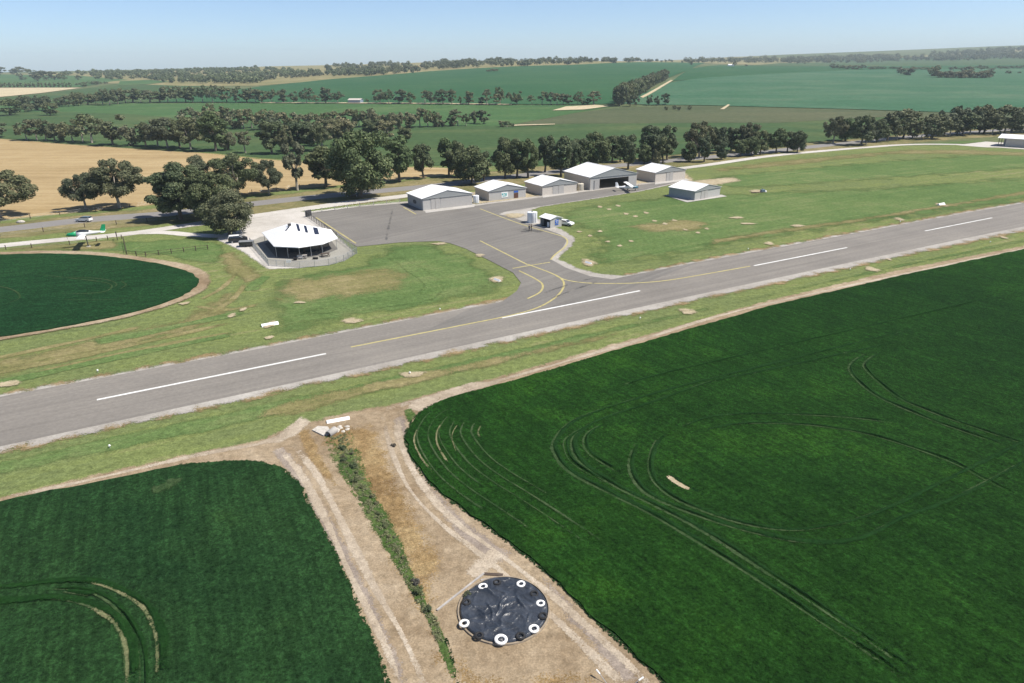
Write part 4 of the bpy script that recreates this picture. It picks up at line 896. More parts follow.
# ------------------------------------------------------------------ aeroplanes
def ring_yz(x, cy, cz, ry, rz_, n=14): return [(x, cy+ry*math.cos(t), cz+rz_*math.sin(t)) for t in np.linspace(0, 2*math.pi, n, endpoint=False)]
def foil(b, p0, c0, p1, c1, th=.12):
    """tapered flying surface from root point p0 to tip p1 (chord along x)"""
    def sec(p, c, vert): 
        pts = [(.5, 0), (.3, .5), (-.1, .6), (-.5, .05), (-.5, -.05), (-.1, -.4), (.3, -.35)]
        return [(p[0]+x*c, p[1]+(z*th*c if vert else 0), p[2]+(0 if vert else z*th*c)) for x, z in pts]
    vert = abs(p1[2]-p0[2]) > abs(p1[1]-p0[1]); b.loft([sec(p0, c0, vert), sec(p1, c1, vert)]); return b
def aeroplane(name, label, loc, rz, high=True, L=7.6, span=10.2, cols=('plane_white', 'plane_white', 'plane_blue'), gear=True, z0=.0):
    t = thing(name, label, 'aeroplane', loc, rz)
    k = L/7.6; zc = 1.15+z0
    st = [(3.55, .10, .12, -.05), (3.4, .36, .38, 0), (2.5, .46, .46, 0), (1.7, .52, .62, .12), (.8, .54, .72, .2), (-.3, .50, .62, .16), (-1.6, .30, .36, .12), (-3.2, .14, .20, .16), (-3.9, .05, .10, .2)]
    f = MB(); f.loft([ring_yz(x*k, 0, zc+dz, a*k, b_*k) for x, a, b_, dz in st[3:]]); f.build('fuselage', mk(cols[0]), t, True)
    f = MB(); f.loft([ring_yz(x*k, 0, zc+dz, a*k, b_*k) for x, a, b_, dz in st[:4]]); f.build('nose', mk(cols[2]), t, True)
    zw = zc+(.86 if high else -.32)*k
    wgm = MB(); xw = .65*k
    for sy in (-1, 1): foil(wgm, (xw, 0, zw), 1.55*k, (xw-.05, sy*span/2, zw+.16), 1.1*k)
    wg = wgm.build('wing', mk(cols[0]), t)
    for sy in (-1, 1):
        q = MB(); q.box((xw-.78*k, sy*span*.38, zw+.09), (.3, span*.2, .04)); q.build('aileron', mk(cols[0]), wg)
        if high: q = MB(); q.tube((.7*k, sy*.5, zc-.35), (xw, sy*span*.27, zw+.02), .045); q.build('strut', mk(cols[0]), t)
    q = MB()
    for sy in (-1, 1): foil(q, (-3.45*k, 0, zc+.25), .95*k, (-3.55*k, sy*1.65*k, zc+.27), .65*k, .09)
    q.build('tailplane', mk('plane_white'), t)
    q = MB(); foil(q, (-3.35*k, 0, zc+.2), 1.2*k, (-3.85*k, 0, zc+1.75*k), .7*k, .09); q.build('fin', mk(cols[1]), t)
    q = MB(); q.loft([ring_yz(1.75*k, 0, zc+.42*k, .40*k, .26*k, 10), ring_yz(1.0*k, 0, zc+.58*k, .52*k, .36*k, 10), ring_yz(-.1*k, 0, zc+.55*k, .515*k, .33*k, 10), ring_yz(-.8*k, 0, zc+.40*k, .40*k, .26*k, 10)]); q.build('window', mk('glass'), t, True)
    pr = MB(); pr.lathe([(.13, 0), (.11, .14), (.02, .28)], 10); sp = pr.build('spinner', mk(cols[2]), t); sp.rotation_euler = (0, math.pi/2, 0); sp.location = (3.55*k, 0, zc-.05)
    pr = MB(); pr.box((3.62*k, 0, zc-.05), (.04, .14, 1.85), rz=0); pr.build('propeller', mk('dark_steel'), t)
    if gear:
        for x, y in ((2.7*k, 0), (.35*k, -1.1*k), (.35*k, 1.1*k)):
            q = MB(); q.tube((x, y*.3, zc-.45), (x, y, .25+z0), .045); q.build('landing_gear', mk('steel'), t)
            q = MB(); q.tube((x, y-.08, .22+z0), (x, y+.08, .22+z0), .22, n=14); q.build('wheel', mk('rubber'), t)
    return t
pa, pb = G(637.5,190.2), G(617,191.5)
aeroplane('light_aircraft', 'white high wing light aeroplane parked on the apron outside the open hangar', (pa+pb)/2, math.atan2((pa-pb).y-1.5, (pa-pb).x), True, cols=('plane_white', 'plane_white', 'plane_blue'))
pa, pb = G(76.5,234.6,3.3), G(104,232.4,3.3); pole = G(88.6,246.6)
tp = aeroplane('display_aircraft', 'white aeroplane with green nose and tail fin mounted in the air on a pole', (pole.x, pole.y, 0), math.atan2((pa-pb).y, (pa-pb).x), False, L=8.2, span=9, cols=('plane_white', 'plane_green', 'plane_green'), gear=False, z0=2.0)
t = thing('pole', 'slim dark pole holding up the green and white aeroplane', 'pole', pole); b = MB(); b.tube((0, 0, 0), (-.1, .0, 2.75), .14, .10); b.build('shaft', mk('dark_steel'), t); b = MB(); b.lathe([(.5, 0), (.5, .12), (.2, .14)], 14); b.build('base', mk('concrete'), t)
# entry sign board on a post
t = thing('sign_post', 'dark sign board on a post beside the gravel entry track', 'sign', G(117.6,240), R(-60)); b = MB(); b.tube((0, 0, 0), (0, 0, 2.1), .09); b.build('post', mk('timber_dark'), t); b = MB(); b.box((0, -.11, 1.6), (1.1, .06, .8)); b.build('board', mk('sign_dark'), t)
t = thing('stone', 'grey boulder on the highway verge below the left paddock', 'rock', G(21,222.8)); bm = bmesh.new(); bmesh.ops.create_icosphere(bm, subdivisions=2, radius=.9)
for v in bm.verts: v.co = Vector((v.co.x*1.3, v.co.y*.8, v.co.z*.6+.25))*random.uniform(.9, 1.1)
me = bpy.data.meshes.new('boulder'); bm.to_mesh(me); bm.free(); link('boulder', me, mk('rubble'), t)

# people on the apron
def person(label, px, py, rz, top, legs, group=None, bend=0.0):
    t = thing('person', label, 'person', G(px, py), rz, group)
    V = [(0, 0, .95), (0, .01, 1.18), (0, .02, 1.42), (0, .02, 1.52), (0, -.01, 1.66), (0, -.01, 1.74),
         (-.1, 0, .9), (-.11, -.01, .5), (-.11, .02, .09), (-.11, -.14, .05), (.1, 0, .9), (.12, -.03, .5), (.13, .04, .09), (.13, -.12, .05),
         (-.19, .02, 1.42), (-.25, .03, 1.13), (-.24, -.06, .88), (-.24, -.09, .78), (.19, .02, 1.42), (.26, .03, 1.13), (.22, -.10, .90), (.21, -.14, .81)]
    Ed = [(0, 1), (1, 2), (2, 3), (3, 4), (4, 5), (0, 6), (6, 7), (7, 8), (8, 9), (0, 10), (10, 11), (11, 12), (12, 13), (2, 14), (14, 15), (15, 16), (16, 17), (2, 18), (18, 19), (19, 20), (20, 21)]
    rad = [(.16, .11), (.15, .11), (.14, .10), (.055, .055), (.088, .10), (.06, .07), (.09, .09), (.062, .065), (.045, .045), (.04, .03), (.09, .09), (.062, .065), (.045, .045), (.04, .03), (.06, .06), (.045, .045), (.034, .034), (.035, .02), (.06, .06), (.045, .045), (.034, .034), (.035, .02)]
    me = bpy.data.meshes.new('body'); me.from_pydata(V, Ed, []); o = bpy.data.objects.new('body', me); COL.objects.link(o)
    o.modifiers.new('s', 'SKIN'); sm = o.modifiers.new('d', 'SUBSURF'); sm.levels = 1; sm.render_levels = 1
    for i, r_ in enumerate(rad): me.skin_vertices[0].data[i].radius = r_
    me.skin_vertices[0].data[0].use_root = True
    dg = bpy.context.evaluated_depsgraph_get(); me2 = bpy.data.meshes.new_from_object(o.evaluated_get(dg)); bpy.data.objects.remove(o)
    ob = link('body', me2, [mk('skin'), mk(top), mk(legs)], t, True)
    for f in me2.polygons:
        c = f.center; f.material_index = 2 if c.z < .96 and abs(c.x) < .2 else (1 if .9 <= c.z < 1.47 else 0)
    b = MB(); b.lathe([(.04, 1.62), (.112, 1.66), (.115, 1.74), (.08, 1.80), (.02, 1.82)], 12, (0, .02, 0)); b.build('hair', mk('hair'), t, True)
    return t
person('person in navy top standing on the dark apron stain, further left of two', 529.3, 231.3, R(40), 'cloth_navy', 'cloth_dark')
person('person all in black standing on the dark apron stain, nearer the fuel shed', 531.3, 230.9, R(-70), 'cloth_dark', 'cloth_dark')

# ------------------------------------------------------------------ runway furniture
def gable_marker(label, px, py, L, wd, h, rz, mat='white_plastic'):
    t = thing('gable_marker', label, 'runway marker', G(px, py), rz)
    b = MB(); y = wd/2
    for s_ in (-1, 1): b.add([(-L/2, s_*y, 0), (L/2, s_*y, 0), (L/2, s_*.02, h), (-L/2, s_*.02, h)], [(0, 1, 2, 3)])
    b.add([(-L/2, -.02, h), (L/2, -.02, h), (L/2, .02, h), (-L/2, .02, h)], [(0, 1, 2, 3)]); b.add([(-L/2, -y, 0), (-L/2, y, 0), (-L/2, .02, h), (-L/2, -.02, h)], [(0, 1, 2, 3)]); b.add([(L/2, -y, 0), (L/2, y, 0), (L/2, .02, h), (L/2, -.02, h)], [(0, 1, 2, 3)])
    b.build('cover', mk(mat), t); b = MB()
    for x in (-L*.38, L*.38): b.box((x, 0, .04), (.08, wd*1.08, .08))
    b.build('frame', mk('steel'), t)
gable_marker('long white gable marker on dry grass beside the culvert', 338.3, 421.5, 2.7, 1.1, .45, R(22))
gable_marker('white gable marker on the left grass between the round crop and the runway', 270, 325, 2.7, 1.0, .42, RANG)
gable_marker('white gable marker on the far right grass strip past the hangars', 941, 205, 2.8, 1.2, .6, RANG)
gable_marker('small bluish white marker in a bare patch left of the taxiway mouth', 497.3, 281, 1.7, .8, .45, R(-50), 'tank_white')
gable_marker('small bluish white marker in a bare patch right of the taxiway mouth', 588.4, 263.8, 1.7, .8, .45, R(-50), 'tank_white')
# runway edge lights
lp = None; k = 0
for (x, y) in [(110,448),(410,371.5+3),(640,319.5),(850,270.5),(990,243),(98,372.3),(440,310.5),(748,250),(900,222.5)]:
    p = G(x, y)
    if lp is None:
        lp = thing('edge_light', 'tiny white light on a short stem along the runway edge', 'runway light', p, 0, 'runway edge lights')
        b = MB(); b.tube((0, 0, 0), (0, 0, .25), .05, n=8); b.build('stem', mk('steel'), lp); b = MB(); b.lathe([(.1, .25), (.13, .30), (.09, .42), (.02, .46)], 10); b.build('lamp', mk('white_plastic'), lp)
    else:
        c_ = lp.copy(); COL.objects.link(c_); c_.location = p
        for ch in list(lp.children): q = ch.copy(); COL.objects.link(q); q.parent = c_
# pump thing on the right grass
t = thing('pump', 'small grey blue pump unit on bare dirt out on the airfield grass', 'pump', G(762.5,192.3), .3)
b = MB(); b.box((0, 0, .55), (1.3, .9, .7)); b.tube((-.3, 0, .9), (-.3, 0, 1.5), .09); b.build('housing', mk('car_bluegrey'), t)
b = MB(); b.lathe([(.55, 0), (.6, .1), (.55, .45)], 12, (.9, .1, .05)); b.build('drum', mk('white_plastic'), t)
b = MB(); b.box((-2.6, -.1, .14), (3.4, .3, .22)); b.build('skid', mk('timber_dark'), t)

# ------------------------------------------------------------------ culvert
t = thing('culvert', 'concrete culvert outlet with round pipe end at the head of the ditch', 'culvert', G(329,437.5), R(-25))
b = MB(); prof = [(.42, 0), (.42, 1.3), (.33, 1.3), (.33, .15)]; rings = []
for r_, l_ in prof: rings.append([(r_*math.cos(a), -.1+(-l_+1.3)*1.0, .42+r_*math.sin(a)) for a in np.linspace(0, 2*math.pi, 20, endpoint=False)])
b.loft(rings[::-1], cap=False); b.build('pipe', mk('concrete'), t, True)
b = MB(); b.tube((0, .5, .42), (0, .56, .42), .33, n=20); b.build('pipe_mouth', mk('dark_inside'), t)
b = MB(); b.prism([(-2.6, .2), (-.5, -.3), (-.45, .9), (-1.4, 1.6), (-2.6, 1.2)], 0, .32); b.build('headwall', mk('rubble'), t)
rng2 = random.Random(3)
for k in range(9):
    p = G(334+rng2.random()*14, 433.5-rng2.random()*6)
    bm = bmesh.new(); bmesh.ops.create_icosphere(bm, subdivisions=1, radius=.32)
    for v in bm.verts: v.co = Vector((v.co.x*rng2.uniform(.8, 1.4), v.co.y*rng2.uniform(.7, 1.1), max(-.05, v.co.z*.7+.1)))
    me = bpy.data.meshes.new('rubble_block'); bm.to_mesh(me); bm.free()
    o = link('rubble_block', me, mk('rubble')); o.location = p; o.rotation_euler.z = rng2.random()*6
    tag(o, 'broken pale concrete block heaped beside the culvert pipe', 'rubble', 'broken concrete blocks at the culvert')

# ------------------------------------------------------------------ covered pond and its tyres
pc = (G(459.3,613.5)+G(548.3,613))/2; pc.y = (G(503,578.5).y+G(503,648).y)/2; pr = (G(548.3,613)-G(459.3,613.5)).length/2
t = thing('covered_pond', 'round pond sealed under a wrinkled black plastic cover', 'pond cover', (pc.x, pc.y, .12))
NA, NR = 180, 70; vs = []; fs = []
from mathutils import noise as mn
def wr(x, y):
    z = 0
    for (sc, am, off) in ((.55, .10, 3.1), (1.1, .055, 9.7), (2.3, .022, 4.4)):
        n_ = mn.noise(Vector((x*sc+off, y*sc*1.15-off, off))); z += am*(1-abs(n_)*2.6)**3 if abs(n_) < .38 else 0
    return z+.03*mn.noise(Vector((x*1.7, y*1.7, 5)))
folds = [((-1.9, 2.3), (-.6, .9)), ((.3, 1.3), (-.9, -1.5)), ((.9, 1.5), (1.9, -.6)), ((-1.3, .8), (-.7, -1.9)), ((-2.4, .3), (-.9, -1.6)), ((-2.4, 2.0), (-1.0, 1.6)), ((1.9, -.7), (2.0, -1.9))]
def seg(x, y, a, b_):
    ax, ay = a; bx, by = b_; dx, dy = bx-ax, by-ay; t_ = max(0, min(1, ((x-ax)*dx+(y-ay)*dy)/(dx*dx+dy*dy))); return math.hypot(x-ax-dx*t_, y-ay-dy*t_), t_
for i in range(NR+1):
    r_ = i/NR
    for j in range(NA):
        a_ = 2*math.pi*j/NA; x, y = pr*r_*math.cos(a_), pr*r_*math.sin(a_)
        z = .26+wr(x, y)
        for fa, fb in folds:
            d_, q_ = seg(x+.12*math.sin(3*y), y+.1*math.sin(2.3*x), fa, fb); z += .16*math.exp(-(d_/.10)**2)*math.sin(math.pi*min(1, max(0, q_*1.1)))
        if r_ > .96: z *= 1-(r_-.96)/.04*.85
        vs.append((x, y, z))
for i in range(NR):
    for j in range(NA): fs.append((i*NA+j, i*NA+(j+1) % NA, (i+1)*NA+(j+1) % NA, (i+1)*NA+j))
me = bpy.data.meshes.new('liner'); me.from_pydata(vs, [], fs); bm = bmesh.new(); bm.from_mesh(me); bmesh.ops.remove_doubles(bm, verts=bm.verts, dist=1e-4)
for f in bm.faces:
    f.normal_update()
    if f.normal.z < 0: f.normal_flip()
bm.to_mesh(me); bm.free(); link('liner', me, mk('pond_liner'), t, True)
b = MB(); b.lathe([(pr+.02, -.05), (pr+.02, .20), (pr+.14, .19), (pr+.17, -.05)], 64); b.build('rim', mk('rim_earth'), t)
for q in (((459+.0,0),),): pass
def tyre(px, py, R_, r_, white, label):
    p = G(px, py, .32); t = thing('tyre', label, 'tyre', (p.x, p.y, .41), random.random()*6, None); t.rotation_euler.x = random.uniform(-.06, .06); t.rotation_euler.y = random.uniform(-.06, .06)
    prof = [(R_-r_*1.15, r_*.15), (R_-r_*1.1, r_*.55), (R_-r_*.4, r_*.95), (R_+r_*.55, r_*.92), (R_+r_*.95, r_*.55), (R_+r_, 0), (R_+r_*.95, -r_*.55), (R_+r_*.55, -r_*.92), (R_-r_*.4, -r_*.95), (R_-r_*1.1, -r_*.55), (R_-r_*1.15, -r_*.15)]
    def lat(pf, n=36): return [[(r*math.cos(a), r*math.sin(a), z+r_) for a in np.linspace(0, 2*math.pi, n, endpoint=False)] for r, z in pf]
    m = mk('tyre_white' if white else 'rubber')
    b = MB(); b.loft(lat(prof[2:9]), cap=False); b.build('tread', m, t, True)
    b = MB(); b.loft(lat(prof[:3]), cap=False); b.loft(lat(prof[8:]), cap=False); b.loft(lat([prof[0], prof[-1]]), cap=False); b.build('sidewall', m, t, True)
    b = MB(); n = 40
    for k in range(n):
        a = 2*math.pi*k/n; b.box(((R_+r_*.97)*math.cos(a), (R_+r_*.97)*math.sin(a), r_), (.05, .05, r_*1.1), rz=a+.3)
    b.build('tread_block', m, t)
TY = [(483.0,588.0,1,.27,'top left of the pond, left of a black tyre'), (521.0,585.4,1,.26,'top right edge of the pond'), (540.6,604.8,1,.25,'right edge of the pond between two black tyres'), (534.0,630.4,1,.29,'lower right of the pond'), (501.0,641.4,1,.36,'front edge of the pond, the largest of the white tyres'), (464.4,625.0,1,.29,'left edge of the pond'),
      (497.0,583.6,0,.24,'back edge of the pond beside the planks'), (534.2,595.2,0,.25,'upper right of the pond'), (543.0,617.4,0,.26,'right edge of the pond, lowest on that side'), (520.6,637.6,0,.27,'front of the pond just right of the largest white tyre'), (479.0,637.0,0,.25,'lower left of the pond'), (466.5,603.6,0,.25,'left edge of the pond beside dry weeds')]
for x, y, wht, R_, lab in TY: tyre(x, y, R_*1.02, R_*.27, wht, ('white painted tyre at the ' if wht else 'black tyre at the ')+lab)
# poles and planks by the pond
def bar(name, label, cat, p, q, wd, h, mat):
    p, q = G(*p), G(*q); t = (p+q)/2; d_ = q-p
    b = MB(); b.box((0, 0, h/2), (d_.length, wd, h)); o = b.build(name, mk(mat)); o.location = (t.x, t.y, LEVEL[0]*0+.12); o.rotation_euler.z = math.atan2(d_.y, d_.x)
    return tag(o, label, cat)
o = bar('timber_pole', 'long grey timber pole lying beside the pond toward the ditch', 'pole', (437,612.5), (484,575.5), .16, .16, 'timber_grey'); o.location.z = .115
o = bar('plank', 'dark grey plank lying behind the pond, the farther of two', 'plank', (484,575.8), (503,576.8), .30, .12, 'timber_dark'); o.location.z = .115
o = bar('plank', 'grey weathered plank half under the pond cover beside the black tyre', 'plank', (481,582.6), (497,579.6), .28, .12, 'timber_grey'); o.location.z = .115
# leaning rods with white caps
for (x, y), (x2, y2), lab in (((596.3,669.5),(613,690),'thin leaning metal rod with white tip, left one at the bottom edge'), ((643.5,677),(622,692),'thin leaning metal rod with white tip, right one near the crop edge')):
    top_ = G(x, y, .75); base = G(x2, y2, .1)
    t = thing('marker_rod', lab, 'rod', base); d_ = top_-base
    b = MB(); b.tube((0, 0, -.2), d_*.8, .022, n=8); b.build('rod', mk('steel'), t); b = MB(); b.tube(d_*.78, d_, .055, .06, n=10); b.build('cap', mk('white_plastic'), t)
# far buildings
def house(name, label, px, py, w, d, e, r_, wall, roof, rz, far=True):
    p = at(px, py); t = thing(name, label, 'house' if 'house' in name else 'shed', p, rz)
    b = MB(); X = Matrix(((1, 0, 0, 0), (0, 0, -1, 0), (0, 1, 0, 0), (0, 0, 0, 1))); b.prism([(-w/2, -1), (w/2, -1), (w/2, e), (0, r_), (-w/2, e)], -d/2, d/2, X); b.build('wall', mk(wall), t)
    rf = MB(); sl = math.atan2(r_-e, w/2); L = (w/2+.5)/math.cos(sl)
    for sgn in (-1, 1): rf.box((0, 0, 0), (L, d+1, .15), Matrix.Translation((0, 0, r_+.12)) @ Matrix.Rotation(sgn*sl, 4, 'Y') @ Matrix.Translation((sgn*L/2, 0, 0)))
    rf.build('roof', mk(roof), t)
    b = MB(); b.box((w/2+.03, 0, 1.2), (.06, 1.2, 2.2)); b.box((w/2+.03, d*.28, 1.5), (.06, 1.4, 1.1)); b.box((w/2+.03, -d*.28, 1.5), (.06, 1.4, 1.1)); b.build('window', mk('dark_inside'), t)
    return t
house('farm_shed', 'blue grey farm shed with pale roof in the far tree line', 356, 103.2, 9, 13, 3.4, 4.6, 'shed_blue', 'wall_cream', R(80))
house('farm_house', 'red roofed homestead among trees on the left skyline', 414, 69.5, 12, 22, 4, 7, 'wall_cream', 'roof_tile', R(85))
house('farm_house', 'white farmhouse beside a lone dark tree on the far right hill', 731, 66.5, 10, 15, 3.5, 5.5, 'roof_white', 'roof_white', R(85))
# ------------------------------------------------------------------ trees
def tube_path(b, pts, radii, n=7):
    rings = []
    for i, p in enumerate(pts):
        a, c = pts[max(i-1, 0)], pts[min(i+1, len(pts)-1)]; d = (c-a).normalized(); u = d.orthogonal().normalized(); w = d.cross(u)
        rings.append([p+(u*math.cos(t)+w*math.sin(t))*radii[i] for t in np.linspace(0, 2*math.pi, n, endpoint=False)])
    b.loft(rings, cap=True)
def leaf_mesh(name, cl, rg, nleaf, size, droop=0.0, up=.35, flat=.8):
    """leaf sprays scattered through clumps; cl = [(x, y, z, r)]"""
    w = np.array([c[3]**2 for c in cl]); w = w/w.sum(); cnt = rg.multinomial(nleaf, w)
    C_, N_, T_ = [], [], []
    for (x, y, z, r), k in zip(cl, cnt):
        d = rg.normal(size=(k, 3)); d[:, 2] += up; d /= np.linalg.norm(d, axis=1)[:, None]
        rad = r*(.45+.62*rg.random(k)**.6)
        p = d*rad[:, None]; p[:, 2] *= flat; p[:, 2] -= droop*np.abs(rg.normal(size=k))*r
        C_.append(p+np.array([x, y, z])); N_.append(d+rg.normal(size=(k, 3))*.55+np.array([0, 0, .25])); T_.append(np.clip(.45+rg.normal(size=k)*.22+(rg.random()-.5)*.35, 0, 1))
    P = np.concatenate(C_); N = np.concatenate(N_); T = np.concatenate(T_); N /= np.linalg.norm(N, axis=1)[:, None]; n = len(P)
    a = np.cross(N, rg.normal(size=(n, 3))); a /= np.linalg.norm(a, axis=1)[:, None]+1e-9; b = np.cross(N, a)
    s = size*(.6+.8*rg.random(n)); l = s*(1.0+.7*rg.random(n))
    V = np.stack([P-a*l[:, None]*.5, P+b*s[:, None]*.42, P+a*l[:, None]*.5, P-b*s[:, None]*.42], 1).reshape(-1, 3)
    me = bpy.data.meshes.new(name); me.vertices.add(4*n); me.vertices.foreach_set('co', V.ravel().astype(np.float32))
    me.loops.add(4*n); me.loops.foreach_set('vertex_index', np.arange(4*n, dtype=np.int32)); me.polygons.add(n); me.polygons.foreach_set('loop_start', np.arange(0, 4*n, 4, dtype=np.int32))
    me.update(calc_edges=True)
    at_ = me.attributes.new('tint', 'FLOAT', 'POINT'); at_.data.foreach_set('value', np.repeat(T, 4).astype(np.float32)); me.validate(); return me
def crown_clumps(kind, rg, n):
    cl = []
    P = dict(broad=(5.0, 3.7, 5.9, 1.15), tall=(3.3, 4.0, 5.6, 1.0), dense=(4.5, 4.5, 5.3, 1.25), weep=(4.4, 4.1, 5.4, 1.2), sparse=(3.4, 3.5, 6.1, .9), bush=(4.4, 4.4, 4.6, 1.35))[kind]
    R_, Zr, zc, rc = P
    lean = rg.normal(size=2)*.35
    for k in range(n):
        for _ in range(30):
            d = rg.normal(size=3); d /= np.linalg.norm(d); q = (.35+.65*rg.random()**.5)
            x, y, z = d[0]*R_*q, d[1]*R_*q, zc+d[2]*Zr*q
            lo_ = {'broad': 2.7, 'tall': 2.0, 'dense': 1.5, 'weep': 1.3, 'sparse': 2.8, 'bush': .8}[kind]
            if kind == 'broad': z += .12*(R_-math.hypot(x, y))
            if z > lo_ and z < 10-rc*.6: break
        r = rc*(.65+.7*rg.random())*(1.1-.25*math.hypot(x, y)/R_)
        cl.append((x+lean[0]*(z/10), y+lean[1]*(z/10), z, r))
    return cl
PROTO = {}
def proto(key, kind, seed, nc, nleaf, size, leaf, bark, limbs=True):
    rg = np.random.default_rng(seed); cl = crown_clumps(kind, rg, nc)
    cm = leaf_mesh('crown', cl, rg, nleaf, size, droop=.35 if kind == 'weep' else .1)
    cm.materials.append(mk(leaf))
    b = MB(); fork = {'broad': 2.6, 'tall': 3.2, 'dense': 1.8, 'weep': 2.2, 'sparse': 3.4, 'bush': .9}[kind]
    base = Vector((0, 0, -.25)); fk = Vector((rg.normal()*.15, rg.normal()*.15, fork))
    tube_path(b, [base, Vector((0, 0, .25)), fk*.6, fk], [.50, .36, .30, .26], 8)
    if limbs:
        big = sorted(cl, key=lambda c: -c[3])[:9 if nleaf > 2500 else 5]
        for c in big:
            e = Vector(c[:3]); m = fk.lerp(e, .5)+Vector((rg.normal()*.2, rg.normal()*.2, .25)); tube_path(b, [fk-Vector((0, 0, .1)), m, e], [.17, .11, .04], 5)
    tm = b.mesh('trunk'); tm.materials.append(mk(bark)); tm.polygons.foreach_set('use_smooth', [True]*len(tm.polygons))
    xs = np.array([c[0] for c in cl]); rr = np.array([c[3] for c in cl]); wd = float(max((xs+rr).max(), -(xs-rr).min())); ht = float(max(c[2]+c[3]*.8 for c in cl))
    PROTO[key] = (cm, tm, wd, ht)
KN = {'broad': 'broad', 'tall': 'tall', 'dense': 'dense', 'weep': 'weep', 'sparse': 'sparse', 'bush': 'bush'}
_sd = 100
for lod, nl, sz, ncm in (('near', 20000, .25, 1.5), ('mid', 8000, .36, 1.2), ('far', 1500, .62, .9)):
    for kind, leaf, nv in (('broad', 'leaf_olive', 3), ('tall', 'leaf_green', 3), ('dense', 'leaf_green', 2), ('weep', 'leaf_olive', 1), ('sparse', 'leaf_grey', 2), ('bush', 'leaf_grey', 2)):
        for v in range(nv):
            _sd += 1; nc = {'broad': 30, 'tall': 26, 'dense': 44, 'weep': 40, 'sparse': 17, 'bush': 26}[kind]
            lf = leaf if lod != 'far' else ('leaf_far' if kind not in ('sparse', 'bush') else 'leaf_grey')
            proto((lod, kind, v), kind, _sd, max(8, int(nc*ncm)), int(nl*({'sparse': .6, 'dense': 1.25}.get(kind, 1))), sz, lf, 'bark' if kind in ('sparse', 'broad') else 'bark_dark', lod != 'far')
NTREE = [0]; trg = random.Random(11)
def tree(px, by, ty, hw, kind=None, label=None, group=None, name='gum_tree', lod=None, bury=0):
    p = at(px, by); D_ = p.length if False else math.hypot(p.x, p.y)
    d = ray(px, ty); zt = H+d.z*D_/math.hypot(d.x, d.y); h = max(zt-p.z, 1.2)
    sl = math.hypot(D_, H); wm = hw*sl/F/ .97
    kind = kind or trg.choice(['broad', 'tall', 'tall', 'dense'])
    lod = lod or ('near' if D_ < 245 else 'mid' if D_ < 420 else 'far')
    ks = [k for k in PROTO if k[0] == lod and k[1] == kind]; cm, tm, wd, ht = PROTO[trg.choice(ks)]
    t = thing(name, label, 'bush' if name == 'bush' else 'tree', p, trg.random()*6.28, group)
    sx = wm/wd; sz = h/ht
    for nm, me in (('trunk', tm), ('crown', cm)):
        o = bpy.data.objects.new(nm, me); COL.objects.link(o); o.parent = t; o.scale = (sx, sx, sz)
        if nm == 'trunk': o.scale = ((sx+sz)/2*.9, (sx+sz)/2*.9, sz) if sx < sz*1.6 else (sx, sx, sz)
    NTREE[0] += 1; return t
# trees by the clubhouse and in the stubble paddock, one by one
for a in [(0,217.5,171,28,'broad','spreading gum tree cut by the left edge of the photo beside the highway'),
          (86.5,209.5,171,16,'broad','rounded dark gum tree in the stubble, left of a broader one'),
          (120,208,158.5,23,'broad','broad crowned gum tree in the stubble with its shadow along the fence'),
          (181,219.5,161,25,'tall','pale trunked gum tree on the near highway verge at the left of the clump'),
          (196,216,165,20,'tall','slim gum tree inside the clump behind the pale trunked one'),
          (194,199,155.5,20,'broad','gum tree rising at the back left of the roadside clump'),
          (238,197.5,151,25,'broad','large dark gum tree at the back right of the roadside clump'),
          (213,222,170,24,'dense','bright green gum tree in the middle of the roadside clump'),
          (230,235.5,188,23,'weep','drooping gum tree nearest the camera, shading the parked off road car'),
          (269,194.5,159,15,'broad','small round gum tree just right of the roadside clump'),
          (297.5,190.5,142,12,'sparse','thin pale gum tree with open crown beside the highway'),
          (326,187.5,145,19,'tall','gum tree touching the left of the biggest tree'),
          (361,197,129.5,33,'dense','biggest tree of all, a dense round gum beside the highway near the first hangar'),
          (399.5,181.5,135,17,'tall','gum tree just right of the biggest tree, trunk in view'),
          (423.5,178.5,144,11.5,'tall','neat gum tree standing in a gap behind the first hangar'),
          (449,176,137.5,12,'tall','gum tree at the left of the clump behind the first hangar'),
          (458,177,140,12,'dense','dark gum tree in the middle of the clump behind the first hangar'),
          (472,183.5,145,19,'dense','broad gum tree at the roadside directly over the second hangar roof'),
          (484,181,151,10,'tall','small gum tree at the right of the clump over the second hangar roof')]:
    tree(*a)
# row along the highway behind the hangars
ROW = [(505,178,136,13,'dense'),(517,177.5,138,12,'tall'),(528,177.5,139,11,'tall'),(545,172,136,10,'tall'),(561,176.5,136,13,'tall'),(571,172,140,9,'dense'),(580,169,138,12,'tall'),(589,168,143,9,'tall'),(597,167,131,14,'dense'),(612,162.5,135,11,'tall'),(628,169.5,134,11,'tall'),(620,162,140,9,'tall'),
       (644,163.5,144,9,'dense'),(652,160.5,124.5,15,'dense'),(663,163,137,10,'tall'),(667,160,125,10,'tall'),(656,166.5,149,4,'bush'),(689,162,141,8.5,'dense'),(699,157.5,121,16,'broad'),(704,162,136,8,'tall'),(718,153,127,10,'tall'),(721,159.5,141,7.5,'dense'),(731,151,127,9,'tall'),(740,156.5,139,8,'tall'),(747,152.5,122,12,'broad'),(751,155.5,136,9,'dense'),(760,154.5,130,8.5,'tall'),
       (776,153,128,9,'tall'),(787,152,131,8,'tall'),(797,152.5,130,8.5,'dense')]
